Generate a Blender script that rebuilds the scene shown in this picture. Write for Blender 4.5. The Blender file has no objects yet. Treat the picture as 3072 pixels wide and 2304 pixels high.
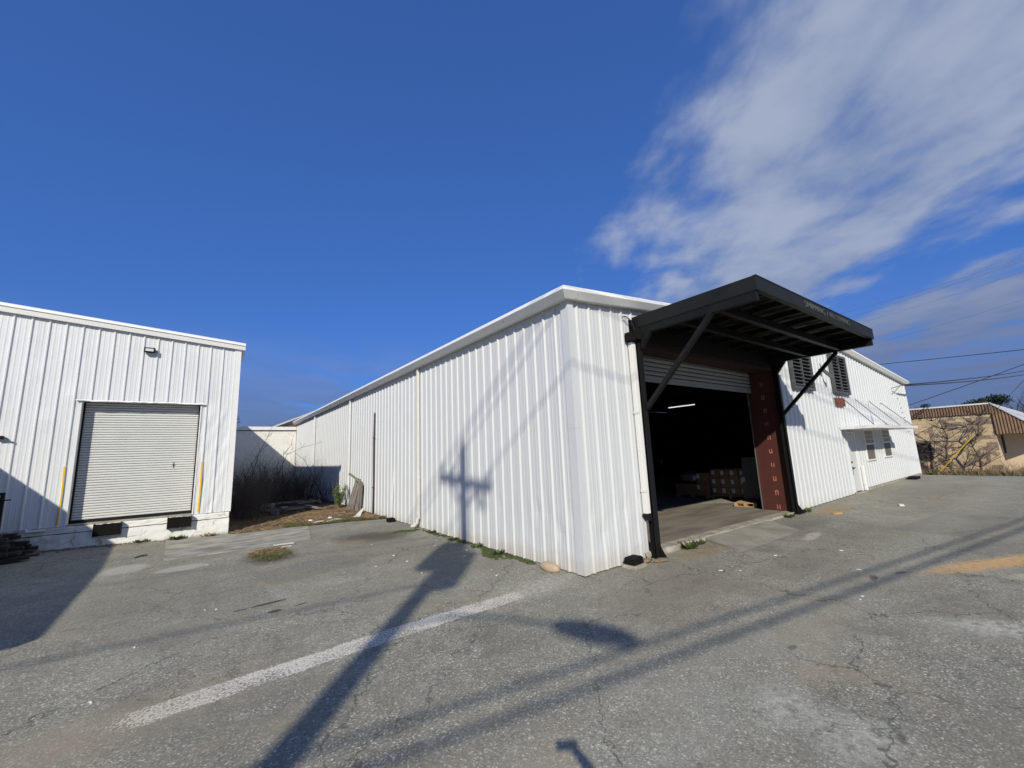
import bpy, bmesh, math, random
from mathutils import Vector, Matrix
R_ = math.radians
rnd = random.Random(7)
SC = bpy.context.scene
COL = SC.collection

# ------------------------------------------------------------------ camera
cam_data = bpy.data.cameras.new("camera"); cam = bpy.data.objects.new("camera", cam_data); COL.objects.link(cam)
cam.location = (-5.018, -5.056, 1.951)
cam.rotation_euler = (R_(99.6386), R_(2.334), R_(-36.0531))
cam_data.sensor_width = 36.0
cam_data.lens = 36.0 * 1253.75 / 3072.0
cam_data.clip_start = 0.01
cam_data.clip_end = 3000
SC.camera = cam

# ------------------------------------------------------------------ light
SUN = Vector((0.5540, 0.6541, -0.5151)).normalized()      # direction the light travels
SUN_EL = math.asin(-SUN.z)
SUN_AZ = math.atan2(-SUN.x, -SUN.y)                        # clockwise from +Y
sd = bpy.data.lights.new("sun", 'SUN'); so = bpy.data.objects.new("sun", sd); COL.objects.link(so)
sd.energy = 4.2; sd.angle = R_(0.6); sd.color = (1.0, 0.935, 0.815)
so.rotation_euler = SUN.to_track_quat('-Z', 'Y').to_euler()
so.location = (-30, -35, 40)

vs = SC.view_settings
vs.view_transform = 'Standard'; vs.look = 'None'; vs.exposure = 0.08; vs.gamma = 1.0; vs.use_curve_mapping = False
SC.render.engine = 'CYCLES'
SC.cycles.max_bounces = 6; SC.cycles.diffuse_bounces = 3; SC.cycles.glossy_bounces = 2
SC.cycles.transmission_bounces = 4; SC.cycles.transparent_max_bounces = 8
SC.cycles.use_denoising = True

# ------------------------------------------------------------------ node helper
class NT:
    def __init__(s, tree): s.t = tree; s.n = tree.nodes; s.l = tree.links
    def node(s, kind, **kw):
        n = s.n.new(kind)
        for k, v in kw.items(): setattr(n, k, v)
        return n
    def put(s, sock, v):
        if v is None: return
        if hasattr(v, 'is_linked'): s.l.new(v, sock)
        else:
            try: sock.default_value = v
            except Exception:
                if isinstance(v, (tuple, list)) and len(v) == 3: sock.default_value = (*v, 1)
                else: sock.default_value = (v, v, v)
    def math(s, op, a, b=None, c=None, clamp=False):
        n = s.node('ShaderNodeMath', operation=op); n.use_clamp = clamp
        s.put(n.inputs[0], a); s.put(n.inputs[1], b)
        if c is not None: s.put(n.inputs[2], c)
        return n.outputs[0]
    def vmath(s, op, a, b=None):
        n = s.node('ShaderNodeVectorMath', operation=op); s.put(n.inputs[0], a)
        if b is not None: s.put(n.inputs[1], b)
        return n.outputs['Value'] if op in ('LENGTH', 'DOT_PRODUCT', 'DISTANCE') else n.outputs[0]
    def mix(s, f, a, b, mode='MIX'):
        n = s.node('ShaderNodeMix', data_type='RGBA', blend_type=mode)
        s.put(n.inputs[0], f); s.put(n.inputs[6], a if hasattr(a, 'is_linked') or len(a) == 4 else (*a, 1)); s.put(n.inputs[7], b if hasattr(b, 'is_linked') or len(b) == 4 else (*b, 1))
        return n.outputs[2]
    def step(s, v, lo, hi, a=0.0, b=1.0):
        n = s.node('ShaderNodeMapRange', interpolation_type='SMOOTHSTEP')
        s.put(n.inputs[0], v); s.put(n.inputs[1], lo); s.put(n.inputs[2], hi); s.put(n.inputs[3], a); s.put(n.inputs[4], b)
        return n.outputs[0]
    def noise(s, vec, scale, detail=4, rough=0.55, dist=0.0, color=False):
        n = s.node('ShaderNodeTexNoise'); s.put(n.inputs['Vector'], vec)
        n.inputs['Scale'].default_value = scale; n.inputs['Detail'].default_value = detail
        n.inputs['Roughness'].default_value = rough; n.inputs['Distortion'].default_value = dist
        return n.outputs['Color'] if color else n.outputs['Fac']
    def voro(s, vec, scale, feature='F1', out='Distance', rand=1.0):
        n = s.node('ShaderNodeTexVoronoi', feature=feature); s.put(n.inputs['Vector'], vec)
        n.inputs['Scale'].default_value = scale; n.inputs['Randomness'].default_value = rand
        return n.outputs[out]
    def mapping(s, vec, loc=(0, 0, 0), rot=(0, 0, 0), scale=(1, 1, 1)):
        n = s.node('ShaderNodeMapping'); s.put(n.inputs[0], vec)
        n.inputs['Location'].default_value = loc; n.inputs['Rotation'].default_value = rot; n.inputs['Scale'].default_value = scale
        return n.outputs[0]
    def bump(s, h, strength=0.3, dist=0.01, normal=None):
        n = s.node('ShaderNodeBump'); n.inputs['Strength'].default_value = strength; n.inputs['Distance'].default_value = dist
        s.put(n.inputs['Height'], h)
        if normal is not None: s.put(n.inputs['Normal'], normal)
        return n.outputs[0]
    def pos(s): return s.node('ShaderNodeNewGeometry').outputs['Position']
    def obj(s): return s.node('ShaderNodeTexCoord').outputs['Object']
    def rand(s): return s.node('ShaderNodeObjectInfo').outputs['Random']
    def sep(s, v):
        n = s.node('ShaderNodeSeparateXYZ'); s.put(n.inputs[0], v); return n.outputs
    def comb(s, x, y, z):
        n = s.node('ShaderNodeCombineXYZ'); s.put(n.inputs[0], x); s.put(n.inputs[1], y); s.put(n.inputs[2], z); return n.outputs[0]

# ------------------------------------------------------------------ sky
world = bpy.data.worlds.new("World"); SC.world = world; world.use_nodes = True
wt = NT(world.node_tree)
for n in list(wt.n): wt.n.remove(n)
sky = wt.node('ShaderNodeTexSky', sky_type='NISHITA'); sky.sun_disc = False
sky.sun_elevation = SUN_EL; sky.sun_rotation = SUN_AZ % (2 * math.pi)
sky.altitude = 300; sky.air_density = 1.0; sky.dust_density = 0.25; sky.ozone_density = 4.0
d = wt.node('ShaderNodeTexCoord').outputs['Generated']
dx, dy, dz = wt.sep(d)
zc = wt.math('MAXIMUM', dz, 0.0)
zz = wt.math('ADD', zc, 0.06)
px = wt.math('DIVIDE', dx, zz); py = wt.math('DIVIDE', dy, zz)
# cloud deck: streets running along azimuth 51 degrees, thickening to the east
cs = wt.math('ADD', wt.math('MULTIPLY', px, 0.63), wt.math('MULTIPLY', py, 0.77))
ct = wt.math('SUBTRACT', wt.math('MULTIPLY', px, 0.77), wt.math('MULTIPLY', py, 0.63))
nv = wt.comb(wt.math('MULTIPLY', cs, 0.5), ct, 0.0)
n_big = wt.noise(wt.mapping(nv, loc=(3.1, 1.7, 0)), 1.3, 3, 0.5, 0.2)
n_mid = wt.noise(wt.mapping(wt.comb(wt.math('MULTIPLY', cs, 0.62), ct, 0.0), loc=(0.9, 4.2, 0)), 3.0, 6, 0.56, 0.15)
n_puff = wt.noise(wt.mapping(wt.comb(px, py, 0.0), loc=(2.3, 7.1, 0)), 2.5, 5, 0.52, 0.15)
tw = wt.math('ADD', ct, wt.math('MULTIPLY', wt.math('SUBTRACT', n_big, 0.5), 0.7))
rampn = wt.node('ShaderNodeValToRGB'); cr_ = rampn.color_ramp; cr_.interpolation = 'EASE'
cr_.elements[0].position = 0.0; cr_.elements[0].color = (0, 0, 0, 1); cr_.elements[1].position = 1.0; cr_.elements[1].color = (.66, .66, .66, 1)
for pos_, v_ in ((0.045, .22), (0.11, .50), (0.17, .78), (0.28, .84), (0.345, .50), (0.40, .22), (0.46, .66), (0.60, .82), (0.70, .58)):
    e_ = cr_.elements.new(pos_); e_.color = (v_, v_, v_, 1)
wt.put(rampn.inputs[0], wt.math('DIVIDE', tw, 5.0))
dens = wt.math('ADD', rampn.outputs[0], wt.math('MULTIPLY', wt.math('SUBTRACT', n_mid, 0.5), 1.05))
dens = wt.math('ADD', dens, wt.math('MULTIPLY', wt.math('SUBTRACT', n_puff, 0.5), 0.75))
cov = wt.math('MULTIPLY', wt.step(dens, 0.32, 0.80), 0.90)
hz_in = wt.math('ADD', n_big, wt.math('ADD', wt.step(zc, 0.03, 0.14, 0.30, 0.0), wt.step(ct, 0.5, 4.0, 0.10, 0.26)))
hazeb = wt.math('MULTIPLY', wt.step(zc, 0.04, 0.30, 1.0, 0.0), wt.step(hz_in, 0.40, 0.62))
cmask = wt.math('MAXIMUM', cov, wt.math('MULTIPLY', hazeb, 0.85))
cmask = wt.math('MULTIPLY', cmask, 0.92)
shade = wt.step(wt.math('ADD', n_puff, wt.math('MULTIPLY', n_mid, 0.6)), 0.55, 1.0)
ccol = wt.mix(shade, (2.1, 2.75, 4.3), (4.0, 4.5, 5.6))
lowc = wt.step(zc, 0.06, 0.40)
ccol = wt.mix(lowc, (1.25, 1.6, 2.75), ccol)
gam = wt.node('ShaderNodeGamma'); gam.inputs[1].default_value = 0.5; wt.put(gam.inputs[0], sky.outputs[0])
blue = wt.mix(1.0, gam.outputs[0], (0.49, 1.06, 2.45), 'MULTIPLY')
skyc = wt.mix(cmask, blue, ccol)
bg = wt.node('ShaderNodeBackground'); wt.put(bg.inputs[0], skyc); bg.inputs[1].default_value = 0.10
wo = wt.node('ShaderNodeOutputWorld'); wt.l.new(bg.outputs[0], wo.inputs[0])

# ------------------------------------------------------------------ materials
MATS = {}
def new_mat(name):
    m = bpy.data.materials.new(name); m.use_nodes = True
    t = NT(m.node_tree)
    for n in list(t.n): t.n.remove(n)
    p = t.node('ShaderNodeBsdfPrincipled'); o = t.node('ShaderNodeOutputMaterial'); t.l.new(p.outputs[0], o.inputs[0])
    MATS[name] = m
    return m, t, p
def simple(name, col, rough=0.6, metal=0.0, var=0.12, nscale=6.0, bump=0.0, bscale=60.0, spec=0.4, objr=0.0):
    m, t, p = new_mat(name)
    v = t.pos()
    n = t.noise(v, nscale, 5, 0.6)
    f = t.math('SUBTRACT', t.math('MULTIPLY', n, 2 * var), var)
    if objr: f = t.math('ADD', f, t.math('MULTIPLY', t.math('SUBTRACT', t.rand(), 0.5), 2 * objr))
    f = t.math('ADD', f, 1.0)
    c = t.mix(1.0, (*col, 1), (1, 1, 1, 1), 'MULTIPLY')
    mm = t.node('ShaderNodeMix', data_type='RGBA', blend_type='MULTIPLY'); mm.inputs[0].default_value = 1.0
    mm.inputs[6].default_value = (*col, 1); t.l.new(t.comb(f, f, f), mm.inputs[7])
    t.l.new(mm.outputs[2], p.inputs['Base Color'])
    p.inputs['Roughness'].default_value = rough; p.inputs['Metallic'].default_value = metal
    p.inputs['Specular IOR Level'].default_value = spec
    if bump:
        t.l.new(t.bump(t.noise(v, bscale, 4, 0.6), bump, 0.01), p.inputs['Normal'])
    return m

def mat_siding(name, base=(0.61, 0.622, 0.615), dirt=0.5):
    m, t, p = new_mat(name)
    v = t.pos()
    st = t.noise(t.mapping(v, scale=(9, 9, 0.5)), 1.0, 5, 0.6)
    pat = t.noise(v, 0.9, 4, 0.6)
    streak = t.step(t.noise(t.mapping(v, scale=(26, 26, 0.9)), 1.0, 4, 0.6), 0.52, 0.80)
    chalk = t.step(t.noise(t.mapping(v, scale=(60, 60, 9)), 1.0, 4, 0.7), 0.40, 0.72)
    c = t.mix(t.math('MULTIPLY', st, 0.45), base, tuple(b * f for b, f in zip(base, (0.86, 0.90, 0.93))))
    c = t.mix(t.math('MULTIPLY', t.step(pat, 0.45, 0.7), 0.35), c, (0.54, 0.565, 0.57))
    c = t.mix(t.math('MULTIPLY', streak, 0.30 * dirt), c, (0.40, 0.44, 0.45))
    c = t.mix(t.math('MULTIPLY', chalk, 0.10), c, (0.54, 0.56, 0.57))
    x, y, z = t.sep(v)
    # splash dirt near the ground, ragged
    low = t.math('MULTIPLY', t.step(t.math('ADD', z, t.math('MULTIPLY', t.noise(v, 5, 4), -0.5)), -0.22, 0.14, 1.0, 0.0), 0.45)
    c = t.mix(low, c, (0.46, 0.40, 0.31))
    run = t.math('MULTIPLY', t.step(t.noise(t.mapping(v, loc=(5, 2, 0), scale=(16, 16, 0.7)), 1.0, 3, 0.55), 0.66, 0.76), t.step(t.noise(v, 1.3, 3), 0.46, 0.62))
    c = t.mix(t.math('MULTIPLY', run, 0.35 * dirt), c, (0.42, 0.34, 0.26))
    # scattered rust specks and scratches
    sp = t.step(t.noise(t.mapping(v, scale=(30, 30, 14)), 1.0, 3, 0.6), 0.72, 0.79)
    c = t.mix(t.math('MULTIPLY', sp, 0.45 * dirt), c, (0.34, 0.27, 0.21))
    t.l.new(c, p.inputs['Base Color'])
    p.inputs['Roughness'].default_value = 0.5; p.inputs['Specular IOR Level'].default_value = 0.3
    oil = t.noise(t.mapping(v, scale=(2.2, 2.2, 0.9)), 1.0, 3, 0.55)
    b1 = t.bump(oil, 0.55, 0.02)
    b2 = t.bump(t.noise(v, 140, 3, 0.6), 0.06, 0.004, b1)
    t.l.new(b2, p.inputs['Normal'])
    return m

def blob(t, xy, cx, cy, rx, ry, rot=0.0, soft=0.5, wob=0.35, wscale=2.2):
    if not hasattr(t, 'wob'): t.wob = {}
    wk = 2.2 if wscale < 3 else 7.0
    if wk not in t.wob: t.wob[wk] = t.math('SUBTRACT', t.noise(xy, wk, 4, 0.65), 0.5)
    mp = t.node('ShaderNodeMapping', vector_type='TEXTURE'); t.put(mp.inputs[0], xy); mp.inputs['Location'].default_value = (cx, cy, 0); mp.inputs['Rotation'].default_value = (0, 0, rot); mp.inputs['Scale'].default_value = (rx, ry, 1)
    v = mp.outputs[0]
    l = t.vmath('LENGTH', v)
    l = t.math('ADD', l, t.math('MULTIPLY', t.wob[wk], 2 * wob))
    return t.step(l, 1.0 - soft, 1.0 + soft * 0.4, 1.0, 0.0)

def mat_asphalt(name):
    m, t, p = new_mat(name)
    v = t.pos(); x, y, z = t.sep(v); xy = t.comb(x, y, 0.0)
    big = t.noise(xy, 0.32, 5, 0.6); med = t.noise(xy, 2.0, 5, 0.65); fine = t.noise(xy, 34, 3, 0.75)
    agg = t.voro(xy, 80, 'F1', 'Color'); aggv = t.sep(agg)[0]
    agg2 = t.sep(t.voro(xy, 75, 'F1', 'Color'))[1]
    c = t.mix(t.step(big, 0.3, 0.7), (0.200, 0.192, 0.162), (0.300, 0.290, 0.248))
    c = t.mix(t.math('MULTIPLY', t.step(med, 0.38, 0.72), 0.62), c, (0.150, 0.142, 0.124))
    c = t.mix(t.math('MULTIPLY', t.step(fine, 0.40, 0.64), 0.55), c, (0.138, 0.132, 0.118))
    c = t.mix(t.math('MULTIPLY', t.step(aggv, 0.70, 1.0), 0.52), c, (0.50, 0.485, 0.44))
    c = t.mix(t.math('MULTIPLY', t.step(aggv, 0.0, 0.34, 1.0, 0.0), 0.62), c, (0.085, 0.082, 0.077))
    c = t.mix(t.math('MULTIPLY', t.step(agg2, 0.965, 0.975), 0.75), c, (0.58, 0.56, 0.52))
    c = t.mix(t.math('MULTIPLY', t.step(t.noise(t.mapping(xy, loc=(31, 5, 0), scale=(1, 1.6, 1)), 0.55, 6, 0.68), 0.40, 0.68), 0.55), c, (0.165, 0.157, 0.132))
    c = t.mix(t.math('MULTIPLY', t.step(t.noise(xy, 7.0, 5, 0.7), 0.50, 0.70), 0.40), c, (0.125, 0.119, 0.105))
    c = t.mix(t.math('MULTIPLY', t.step(t.noise(t.mapping(xy, loc=(3, 8, 0)), 4.0, 5, 0.7), 0.54, 0.72), 0.30), c, (0.36, 0.35, 0.32))
    # tan, brown and grey stains with shapes of their own
    def st(fac, amt, col):
        nonlocal c
        c = t.mix(t.math('MULTIPLY', fac, amt), c, col)
    st(t.step(t.noise(t.mapping(xy, loc=(7, 3, 0), scale=(1, 1.3, 1)), 0.42, 5, 0.62), 0.54, 0.72), 0.62, (0.262, 0.220, 0.160))
    st(t.step(t.noise(t.mapping(xy, loc=(17, 9, 0)), 0.8, 5, 0.62), 0.60, 0.74), 0.55, (0.120, 0.113, 0.097))
    grit = t.step(t.noise(xy, 13, 4, 0.7), 0.30, 0.66)
    st(t.math('MULTIPLY', blob(t, xy, 5.0, -3.95, 1.7, 0.24, R_(-24), 0.6, 0.45), t.math('ADD', grit, 0.25, clamp=True)), 1.0, (0.50, 0.31, 0.145))
    st(t.math('MULTIPLY', blob(t, xy, 4.5, -4.35, 0.6, 0.16, R_(-28), 0.6, 0.4), grit), 0.9, (0.42, 0.38, 0.32))
    st(blob(t, xy, -1.35, 6.05, 1.05, 0.75, R_(-35), 0.7, 0.45), 0.88, (0.050, 0.043, 0.034))
    st(blob(t, xy, -0.6, 6.2, 0.55, 0.30, R_(-20), 0.6, 0.4), 0.6, (0.07, 0.075, 0.035))
    st(blob(t, xy, -2.05, 5.75, 0.55, 0.28, 0.2, 0.7, 0.4), 0.6, (0.24, 0.185, 0.125))
    st(blob(t, xy, -5.5, -0.1, 1.3, 0.5, 0.2, 0.9, 0.35), 0.55, (0.28, 0.235, 0.185))
    st(blob(t, xy, -5.2, 6.0, 0.45, 0.28, 0.0, 0.35, 0.3), 0.7, (0.36, 0.355, 0.335))
    st(blob(t, xy, -6.15, 6.8, 0.4, 0.5, 0.0, 0.35, 0.3), 0.6, (0.36, 0.355, 0.335))
    st(blob(t, xy, -3.72, 5.75, 0.55, 0.85, 0.1, 0.5, 0.3), 0.7, (0.075, 0.06, 0.04))
    st(t.math('MULTIPLY', blob(t, xy, 1.7, -4.1, 0.55, 0.28, R_(-50), 0.8, 0.5), grit), 0.75, (0.46, 0.45, 0.43))
    st(t.math('MULTIPLY', blob(t, xy, -1.22, -3.32, 0.32, 0.24, 0.4, 0.9, 0.5), grit), 0.7, (0.46, 0.45, 0.43))
    st(t.math('MULTIPLY', blob(t, xy, -1.3, -3.78, 0.42, 0.3, -0.4, 0.9, 0.5), grit), 0.6, (0.43, 0.42, 0.40))
    st(blob(t, xy, -1.06, -3.98, 0.08, 0.03, 0.4, 0.8, 0.6), 0.6, (0.03, 0.029, 0.028))
    st(t.math('MULTIPLY', blob(t, xy, -0.75, 0.15, 0.95, 0.34, 0.15, 0.9, 0.6, 4.0), grit), 0.8, (0.40, 0.385, 0.36))
    st(blob(t, xy, 2.6, -0.42, 0.75, 0.33, 0.1, 0.9, 0.4), 0.55, (0.25, 0.17, 0.085))
    st(blob(t, xy, 9.2, -0.5, 1.4, 0.35, 0.05, 0.9, 0.5), 0.6, (0.27, 0.17, 0.075))
    st(blob(t, xy, 6.1, -0.75, 1.3, 0.40, -0.1, 0.9, 0.4), 0.55, (0.13, 0.115, 0.10))
    st(blob(t, xy, 5.3, -1.35, 0.55, 0.13, 0.12, 0.5, 0.5), 0.7, (0.42, 0.39, 0.36))
    st(blob(t, xy, 0.6, -1.2, 1.7, 0.9, 0.2, 0.9, 0.35), 0.60, (0.150, 0.130, 0.104))
    st(t.math('MULTIPLY', blob(t, xy, 14.0, -2.2, 6.5, 1.6, 0.0, 0.9, 0.6, 0.7), t.step(med, 0.3, 0.6)), 0.45, (0.23, 0.195, 0.145))
    for (a, b, rx, ry, ro) in ((-4.1, 2.33, .26, .05, .1), (-4.08, 1.9, .09, .06, 0), (-3.75, 1.95, .1, .03, .2), (-4.45, 2.3, .1, .03, 0), (2.9, -2.9, .16, .05, .2), (-.2, -3.0, .07, .04, 0), (3.4, -3.1, .12, .04, -.3)):
        st(blob(t, xy, a, b, rx, ry, ro, 0.3, 0.45, 9.0), 0.85, (0.035, 0.034, 0.033))
    def patch(cx, cy, hx, hy, rot):
        mp = t.node('ShaderNodeMapping', vector_type='TEXTURE'); t.put(mp.inputs[0], xy); mp.inputs['Location'].default_value = (cx, cy, 0); mp.inputs['Rotation'].default_value = (0, 0, rot)
        a_, b_, _ = t.sep(mp.outputs[0]); w_ = t.math('MULTIPLY', t.wob[2.2], 0.12)
        return t.math('MULTIPLY', t.step(t.math('ADD', t.math('ABSOLUTE', a_), w_), hx, hx - .03), t.step(t.math('ADD', t.math('ABSOLUTE', b_), w_), hy, hy - .03))
    st(blob(t, xy, -1.6, 4.3, 1.5, 2.6, 0.3, 0.9, 0.5), 0.40, (0.165, 0.150, 0.122))
    st(blob(t, xy, -5.6, 4.2, 1.4, 2.2, 0.2, 0.9, 0.5), 0.40, (0.150, 0.142, 0.122))
    st(patch(-3.2, 4.0, .9, .6, .2), 0.40, (0.13, 0.125, 0.112))
    st(patch(3.0, -1.9, 1.1, .35, .05), 0.35, (0.15, 0.142, 0.125))
    st(patch(8.5, -3.0, 1.6, .6, -.1), 0.45, (0.14, 0.132, 0.115))
    st(t.math('MULTIPLY', t.step(t.math('ABSOLUTE', t.math('ADD', y, t.math('ADD', 2.9, t.math('MULTIPLY', t.wob[2.2], .5)))), .1, .7, 1.0, 0.0), t.step(med, .35, .6)), 0.30, (0.33, 0.32, 0.29))
    # cracks
    dist = t.noise(xy, 2.6, 4, 0.65, 0, True)
    off = t.node('ShaderNodeVectorMath', operation='SCALE'); t.put(off.inputs[0], t.vmath('SUBTRACT', dist, (0.5, 0.5, 0.5))); off.inputs['Scale'].default_value = 0.55
    wxy = t.vmath('ADD', xy, off.outputs[0])
    e1 = t.voro(wxy, 0.38, 'DISTANCE_TO_EDGE')
    e2 = t.voro(wxy, 1.9, 'DISTANCE_TO_EDGE')
    cm = t.step(t.noise(xy, 0.5, 3, 0.5), 0.50, 0.64)
    for (a_, b_, r_) in ((-1.25, -3.75, .9), (2.6, -3.2, .9), (-4.6, 1.2, 1.3), (4.2, -2.2, 1.0), (-2.6, -.6, .8)): cm = t.math('MAXIMUM', cm, blob(t, xy, a_, b_, r_, r_ * .7, .3, 0.8, 0.45))
    k1 = t.math('MULTIPLY', t.step(e1, 0.0010, 0.0060, 1.0, 0.0), t.step(t.noise(xy, 0.9, 3, 0.5), 0.38, 0.52))
    k2 = t.math('MULTIPLY', t.step(e2, 0.004, 0.020, 1.0, 0.0), cm)
    cr = t.math('MAXIMUM', k1, t.math('MULTIPLY', k2, 0.75))
    c = t.mix(t.math('MULTIPLY', cr, 0.68), c, (0.05, 0.058, 0.055))
    c = t.mix(1.0, c, (1.24, 1.24, 1.135), 'MULTIPLY')
    t.l.new(c, p.inputs['Base Color'])
    p.inputs['Roughness'].default_value = 0.88; p.inputs['Specular IOR Level'].default_value = 0.25
    h = t.math('ADD', t.math('MULTIPLY', fine, 0.6), t.math('MULTIPLY', aggv, 0.6))
    b = t.bump(h, 0.7, 0.010)
    b0 = t.bump(t.noise(xy, 1.3, 3, 0.5), 0.5, 0.05, b)
    t.l.new(b0, p.inputs['Normal'])
    return m

def mat_concrete(name, a=(0.30, 0.285, 0.25), b=(0.19, 0.18, 0.155), streak=(1, 1, 1), tan=0.0):
    m, t, p = new_mat(name)
    v = t.pos()
    n1 = t.noise(t.mapping(v, scale=streak), 1.6, 6, 0.62); n2 = t.noise(v, 24, 5, 0.7)
    c = t.mix(t.step(n1, 0.34, 0.66), a, b)
    c = t.mix(t.math('MULTIPLY', t.step(n2, 0.4, 0.7), 0.3), c, tuple(q * 0.62 for q in b))
    if tan: c = t.mix(t.math('MULTIPLY', t.step(t.noise(v, 1.1, 4, 0.6), 0.5, 0.7), tan), c, (0.33, 0.22, 0.11))
    t.l.new(c, p.inputs['Base Color']); p.inputs['Roughness'].default_value = 0.85; p.inputs['Specular IOR Level'].default_value = 0.25
    t.l.new(t.bump(n2, 0.35, 0.008), p.inputs['Normal'])
    return m

M_SIDING = mat_siding('white_siding')
M_SIDING2 = mat_siding('white_siding_dock', (0.69, 0.70, 0.695), 0.9)
M_ASPHALT = mat_asphalt('asphalt')
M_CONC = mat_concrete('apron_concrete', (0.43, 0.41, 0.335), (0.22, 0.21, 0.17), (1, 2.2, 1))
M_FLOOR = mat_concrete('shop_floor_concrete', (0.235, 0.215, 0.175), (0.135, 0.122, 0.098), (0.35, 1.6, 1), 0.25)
M_RAMP = mat_concrete('ramp_concrete', (0.345, 0.325, 0.265), (0.25, 0.235, 0.19), (1, 1, 1), 0.1)
M_KERB = mat_concrete('broken_edge_concrete', (0.42, 0.39, 0.32), (0.27, 0.25, 0.20), (3, 3, 3), 0.3)
M_TRIM = simple('white_trim', (0.75, 0.745, 0.72), 0.45, var=0.10, nscale=3)
M_TRIMW = None
def mat_worn_trim():
    m, t, p = new_mat('weathered_white_trim')
    v = t.pos(); n = t.noise(v, 5.5, 5, 0.7); n2 = t.noise(t.mapping(v, scale=(2, 2, 12)), 1.5, 4, 0.6)
    c = t.mix(t.step(n, 0.66, 0.72), (0.80, 0.80, 0.76), (0.36, 0.37, 0.37))
    c = t.mix(t.math('MULTIPLY', n2, 0.3), c, (0.60, 0.60, 0.57))
    t.l.new(c, p.inputs['Base Color']); p.inputs['Roughness'].default_value = 0.5
    t.l.new(t.bump(t.noise(v, 3, 3), 0.3, 0.02), p.inputs['Normal'])
    return m
M_TRIMW = mat_worn_trim()
M_BLACK = simple('black_painted_steel', (0.0075, 0.0078, 0.0075), 0.6, spec=0.25, var=0.35, nscale=5, bump=0.15, bscale=30)
M_BLACKF = simple('charcoal_fascia_metal', (0.013, 0.0145, 0.0135), 0.6, spec=0.25, var=0.35, nscale=2.5, bump=0.12, bscale=8)
M_LETTER = simple('dark_grey_letters', (0.085, 0.088, 0.083), 0.6, var=0.35, nscale=9)
M_RED = simple('red_oxide_steel', (0.078, 0.024, 0.018), 0.6, var=0.25, nscale=4, bump=0.1)
M_REDD = simple('shaded_red_oxide', (0.028, 0.011, 0.009), 0.7, var=0.4, nscale=3)  # darker copy of the red oxide: the header's shade put into its colour
M_TAPE = simple('salmon_marks', (0.46, 0.165, 0.12), 0.7, var=0.3, nscale=40)
M_LOUVRE = simple('dark_grey_louvre', (0.085, 0.090, 0.090), 0.5, var=0.2, nscale=6)
M_DARK = simple('shade_lining', (0.022, 0.020, 0.018), 0.9, var=0.3, nscale=1)  # bay's darkness put into the colour of the added lining
M_HOLE = simple('dark_void', (0.004, 0.004, 0.004), 0.9, var=0.1)
M_ROLL = simple('grey_roller_slat', (0.30, 0.31, 0.30), 0.5, var=0.15, nscale=3)
M_ROLLW = simple('white_roller_slat', (0.62, 0.63, 0.60), 0.45, var=0.10, nscale=2.5)
M_YEL = simple('yellow_paint', (0.72, 0.46, 0.025), 0.55, var=0.22, nscale=9)
M_RUBBER = simple('black_rubber', (0.008, 0.0078, 0.0075), 0.85, spec=0.15, var=0.4, nscale=14, bump=0.4, bscale=40)
M_RUST = simple('rusty_sign_metal', (0.19, 0.058, 0.030), 0.7, var=0.55, nscale=7)
M_PIPE = simple('rust_brown_pipe', (0.075, 0.038, 0.028), 0.7, var=0.5, nscale=6)
M_CREAM = simple('cream_downspout', (0.72, 0.70, 0.62), 0.5, var=0.12, nscale=3)
M_ROOF = simple('roof_metal', (0.50, 0.51, 0.50), 0.5, var=0.2)
M_GALV = simple('galvanised_sheet', (0.25, 0.265, 0.255), 0.35, metal=0.5, var=0.2, nscale=3)
M_CARD = simple('brown_cardboard', (0.23, 0.125, 0.060), 0.8, var=0.18, nscale=5, objr=0.12)
M_LABEL = simple('white_paper_label', (0.62, 0.62, 0.60), 0.6, var=0.08)
M_PALLET = simple('pale_pallet_wood', (0.43, 0.27, 0.135), 0.75, var=0.3, nscale=12)
M_GREYWOOD = None
def mat_greywood():
    m, t, p = new_mat('weathered_grey_wood')
    v = t.obj(); g = t.noise(t.mapping(v, scale=(40, 40, 3)), 1.0, 4, 0.65)
    c = t.mix(t.step(g, 0.35, 0.65), (0.30, 0.275, 0.245), (0.12, 0.105, 0.09))
    c = t.mix(t.math('MULTIPLY', t.rand(), 0.45), c, (0.17, 0.14, 0.11))
    t.l.new(c, p.inputs['Base Color']); p.inputs['Roughness'].default_value = 0.9
    t.l.new(t.bump(g, 0.6, 0.01), p.inputs['Normal']); return m
M_GREYWOOD = mat_greywood()
M_TWIG = simple('bare_twig_bark', (0.080, 0.063, 0.050), 0.9, var=0.35, nscale=5)
M_TWIGL = simple('pale_twig_bark', (0.150, 0.122, 0.095), 0.9, var=0.3, nscale=5)
M_BARK = simple('sapling_bark', (0.105, 0.080, 0.062), 0.9, var=0.3, nscale=8)
M_STRAW = simple('dead_straw', (0.25, 0.175, 0.098), 0.9, var=0.45, nscale=3.0)
M_GRASS = simple('green_grass', (0.098, 0.112, 0.038), 0.8, var=0.40, nscale=4)
M_WEED = simple('green_weed_leaf', (0.070, 0.098, 0.030), 0.7, var=0.35, nscale=12)
M_SHRUB = simple('yellow_green_shrub_leaf', (0.115, 0.165, 0.045), 0.7, var=0.35, nscale=12)
M_MOSS = simple('moss', (0.060, 0.078, 0.020), 0.95, var=0.6, nscale=7, bump=0.8, bscale=50)
M_DIRT = simple('dirt', (0.085, 0.062, 0.042), 0.95, var=0.5, nscale=3, bump=0.8, bscale=18)
M_EVER = simple('evergreen_leaf', (0.020, 0.036, 0.016), 0.85, var=0.5, nscale=0.9)
M_FARTWIG = simple('far_bare_tree', (0.12, 0.105, 0.10), 0.95, var=0.2)
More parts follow.
